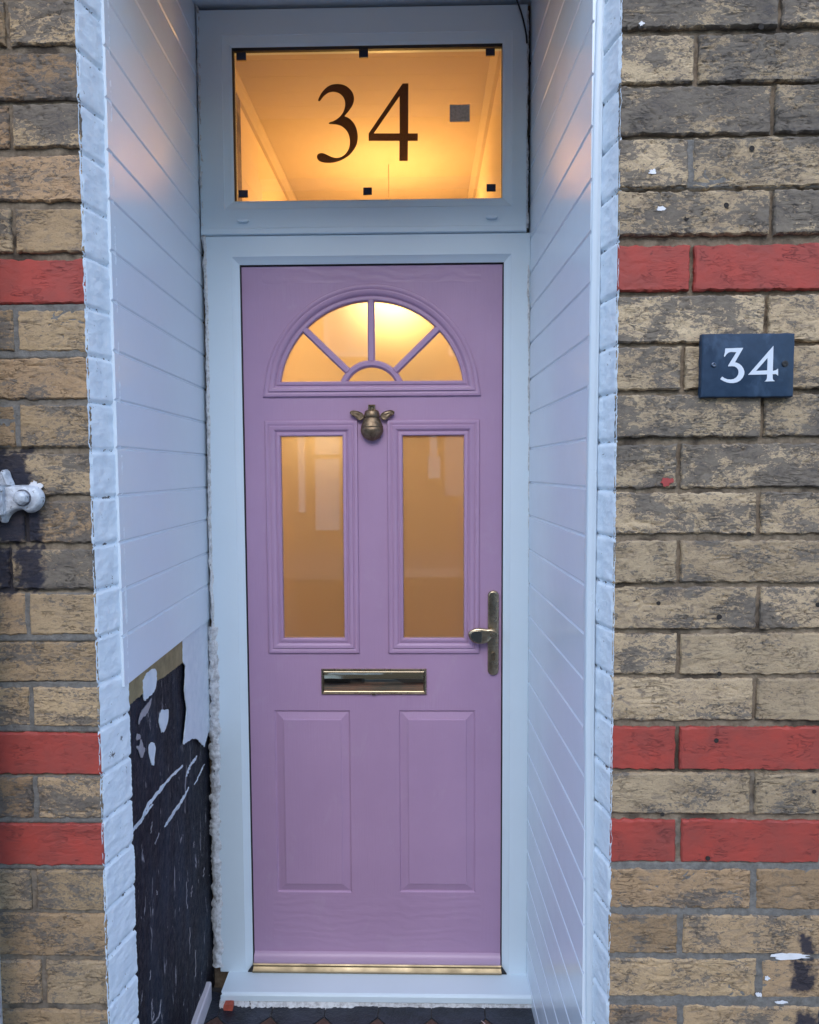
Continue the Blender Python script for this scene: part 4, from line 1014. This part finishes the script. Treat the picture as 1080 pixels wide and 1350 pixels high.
g = G(); g.box(-300, 300, -300, 300, FLOOR-.4, FLOOR-.14); tag(g.build('ground', ROAD, loc=(0, 0, FLOOR-.3)), kind='structure')
g = G(); g.box(-40, 40, -9.4, -6.6, FLOOR-.3, FLOOR-.02); tag(g.build('pavement', PAVE, loc=(0, -8, FLOOR)), kind='structure')

# ------------------------------------------------------------------ hallway behind the door and its lamp
n = N('warm_hall_plaster', (.66, .53, .38), .8); HALL = n.m; n.bump(n.noise(60, 4, .6), .001, .5)
hy0, hy1 = YF+.055, 6.2; hl, hr, hz1 = -.60, .236, 1.236+H
g = G(); g.add([(hl,hy0,FLOOR),(hr,hy0,FLOOR),(hr,hy1,FLOOR),(hl,hy1,FLOOR),(hl,hy0,hz1),(hr,hy0,hz1),(hr,hy1,hz1),(hl,hy1,hz1)], [(0,4,7,3),(1,2,6,5),(3,7,6,2)])
CEILM = simple('hall_ceiling', (.50, .40, .29), .85, .04, 3)
gc_ = G(); gc_.box(hl, hr, hy0, hy1, hz1, hz1+.01); tag(gc_.build('hallway_ceiling', CEILM, loc=(0, 3, hz1)), kind='structure')
tag(g.build('hallway', HALL, loc=(0, 3, FLOOR)), kind='structure')
g = G(); s = .03                              # plain coving along both ceiling edges
for xx, sg_ in ((hl, 1), (hr, -1)):
    g.add([(xx, hy0, hz1-s), (xx+sg_*.012, hy0, hz1-s), (xx+sg_*s, hy0, hz1-.012), (xx+sg_*s, hy0, hz1), (xx, hy1, hz1-s), (xx+sg_*.012, hy1, hz1-s), (xx+sg_*s, hy1, hz1-.012), (xx+sg_*s, hy1, hz1)], [(0,1,5,4),(1,2,6,5),(2,3,7,6)])
tag(g.build('hallway_coving', CEILM, loc=(0, 3, hz1)), kind='structure')
g = G(); g.box(hl, hr, hy0, hy1, FLOOR-.02, FLOOR); tag(g.build('hallway_floor', simple('dark_carpet', (.30, .18, .11), .9, .2), loc=(0, 3, FLOOR)), kind='structure')
g = G(); g.box(hl-.1, hr+.1, hy0+.002, hy0+.03, hz1+.001, CEIL+.1); g.build('wall_over_hall', CONC, loc=(0, 2.1, hz1)); tag(bpy.data.objects['wall_over_hall'], kind='structure')
LX, LY, LZ = -.135, 2.85, 2.475
pl = thing('ceiling_lamp', (LX, LY, LZ), 'glowing warm lamp blurred behind the frosted fan window of the door', 'lamp')
em = bpy.data.materials.new('lamp_glow'); em.use_nodes = True; e_ = em.node_tree.nodes['Principled BSDF']
e_.inputs['Emission Color'].default_value = (1, .62, .215, 1); e_.inputs['Emission Strength'].default_value = 28
g = G(); g.lathe((LX, LY, LZ), (0, 0, 1), [(-.09, .01), (-.082, .045), (-.055, .08), (0, .10), (.055, .08), (.082, .045), (.09, .01)], 20); g.build('globe', em, pl, smooth=180)
g = G(); g.lathe((LX, LY, LZ+.08), (0, 0, 1), [(0, .0015), (hz1-LZ-.08, .0015)], 8); g.build('flex', CEILM, pl)
wlx, wly, wlz = hl+.09, 4.4, 1.90
DIM_BOARD = simple('dark_brown_board', (.30, .17, .09), .5, .2, 6)
g = G(); g.box(hr-.03, hr-.001, hy0+.3, hy1, FLOOR, 1.95); tag(g.build('pane_dimming_board', DIM_BOARD, loc=(0, 3, FLOOR)), kind='structure')  # added dark board along the hall wall, only there to dim the right pane
p2_ = thing('pane_fill_lamp', (hl, wly, wlz), 'added warm fill lamp in the hall, brightening the left door pane', 'lamp')  # invented light source, added to lift the glow of the left pane
em2 = em.copy(); em2.node_tree.nodes['Principled BSDF'].inputs['Emission Strength'].default_value = 4.5
g = G(); g.lathe((wlx, wly, wlz), (0, 0, 1), [(-.09, .03), (-.08, .06), (.0, .07), (.08, .05), (.09, .03)], 20); g.build('fill_glow', em2, p2_, smooth=180)
g = G(); g.box(hl, wlx-.06, wly-.015, wly+.015, wlz-.015, wlz+.015); g.build('arm', CEILM, p2_)

BIN = simple('bin_plastic', (.02, .022, .03), .4)
def wheelie(x, y, mt, lab):  # bins invented behind the camera to give the letterbox dark reflections
    wb = thing('added_bin', (x, y, FLOOR), lab, 'bin')
    g = G(); a, b = .17, .21
    g.add([(x-a,y+a,FLOOR+.05),(x+a,y+a,FLOOR+.05),(x+a,y-a,FLOOR+.05),(x-a,y-a,FLOOR+.05),(x-b,y+b,FLOOR+.78),(x+b,y+b,FLOOR+.78),(x+b,y-b,FLOOR+.78),(x-b,y-b,FLOOR+.78)], [(0,3,2,1),(4,5,6,7),(0,1,5,4),(1,2,6,5),(2,3,7,6),(3,0,4,7)]); g.build('body', mt, wb)
    g = G(); g.bevelbox(x-b-.02, x+b+.02, y-b-.02, y+b+.02, FLOOR+.78, FLOOR+.84, .02); g.build('lid', mt, wb)
wheelie(-.62, -.62, BIN, 'made-up black bin behind the photographer, added for a dark reflection in the polished letterbox')
wheelie(.02, -.72, simple('pale_bin', (.13, .13, .14), .5), 'made-up dark grey bin behind the photographer, added for contrast in the letterbox reflection')
n = N('chequered_path', rough=.5); ck = n.new('TexChecker'); ck.inputs['Scale'].default_value = 4.0; ck.inputs['Color1'].default_value = (.02, .02, .025, 1); ck.inputs['Color2'].default_value = (.16, .06, .04, 1)
n.L(n.co(rot=(0, 0, .785)), ck.inputs['Vector']); n.color(ck.outputs['Color'])
g = G(); g.box(-.62, .36, -1.3, D0+.016, FLOOR-.019, FLOOR-.012); tag(g.build('path', n.m, loc=(0, 0, FLOOR)), kind='structure')

# ------------------------------------------------------------------ terrace across the street (seen only as reflections)
OB = simple('far_brick', (.19, .14, .10), .9, .3, 3); OW = simple('far_white', (.75, .76, .78), .6, .05); OG = N('far_glass', (.40, .40, .46), .25).m; OR_ = simple('far_slate', (.09, .09, .10), .8, .2)
def far_house(x, door_c, lab):
    h = thing('terraced_house', (x, -9.6, 0), lab, 'house')
    g = G(); g.box(x-2.4, x+2.39, -16, -9.5, FLOOR-.1, 7.6); g.build('wall', OB, h)
    g = G(); g.add([(x-2.4,-9.2,7.6),(x+2.39,-9.2,7.6),(x+2.39,-16,7.6),(x-2.4,-16,7.6),(x-2.4,-12.7,9.8),(x+2.39,-12.7,9.8)], [(0,1,5,4),(3,4,5,2),(0,4,3),(1,2,5),(0,3,2,1)]); g.build('roof', OR_, h)
    for wx, wz, ww, wh in (() if x == -.2 else ((x-.9, 1.0, 2.0, 1.6),))+( (x-1.2, 3.9, 1.0, 1.5), (x+1.2, 3.9, 1.0, 1.5)):
        g = G(); g.box(wx-ww/2, wx+ww/2, -9.5, -9.38, wz-.1, wz+wh+.1); w_ = g.build('window', OW, h)
        k = 2 if ww < 1.5 else 3
        for i in range(k):
            a = wx-ww/2+.08+(ww-.08)*i/k; g = G(); g.box(a, a+(ww-.08)/k-.08, -9.385, -9.37, wz+.02, wz+wh*.55); g.box(a, a+(ww-.08)/k-.08, -9.385, -9.37, wz+wh*.55+.06, wz+wh-.02); g.build('pane', OG, w_)
    if x == -.2:                               # glazed white porch door, posts and downpipe opposite the lilac door
        g = G(); g.box(-2.09, -1.63, -9.5, -9.3, .45, 1.84); g.box(-2.09, -1.63, -9.5, -9.3, 1.92, 2.95); g.build('porch_door', OW, h)
        g = G(); g.box(-2.42, -2.30, -9.5, -9.3, .8, 2.95); g.build('porch_post', OW, h)
        g = G(); g.box(.14, .27, -9.5, -9.3, 1.9, 2.95); g.box(.10, .33, -9.5, -9.25, 1.45, 1.88); g.build('downpipe', OW, h)
        g = G(); g.box(.42, .88, -9.5, -9.35, 1.1, 2.95); g.build('window', OG, h)
    g = G(); g.box(x+.9, x+1.9, -9.5, -9.4, 0, 2.3); g.box(x+.98, x+1.82, -9.42, -9.36, .05, 2.1); g.build('door', door_c, h)
D1_, D2_, D3_ = simple('far_door_red', (.3, .04, .04)), simple('far_door_blue', (.05, .10, .25)), simple('far_door_green', (.04, .15, .08))
far_house(-5.0, D1_, 'terraced house with a red door across the street, reflected in the glass')
far_house(-.2, D2_, 'terraced house with a blue door across the street, reflected in the glass')
far_house(4.6, D3_, 'terraced house with a green door across the street, reflected in the glass')
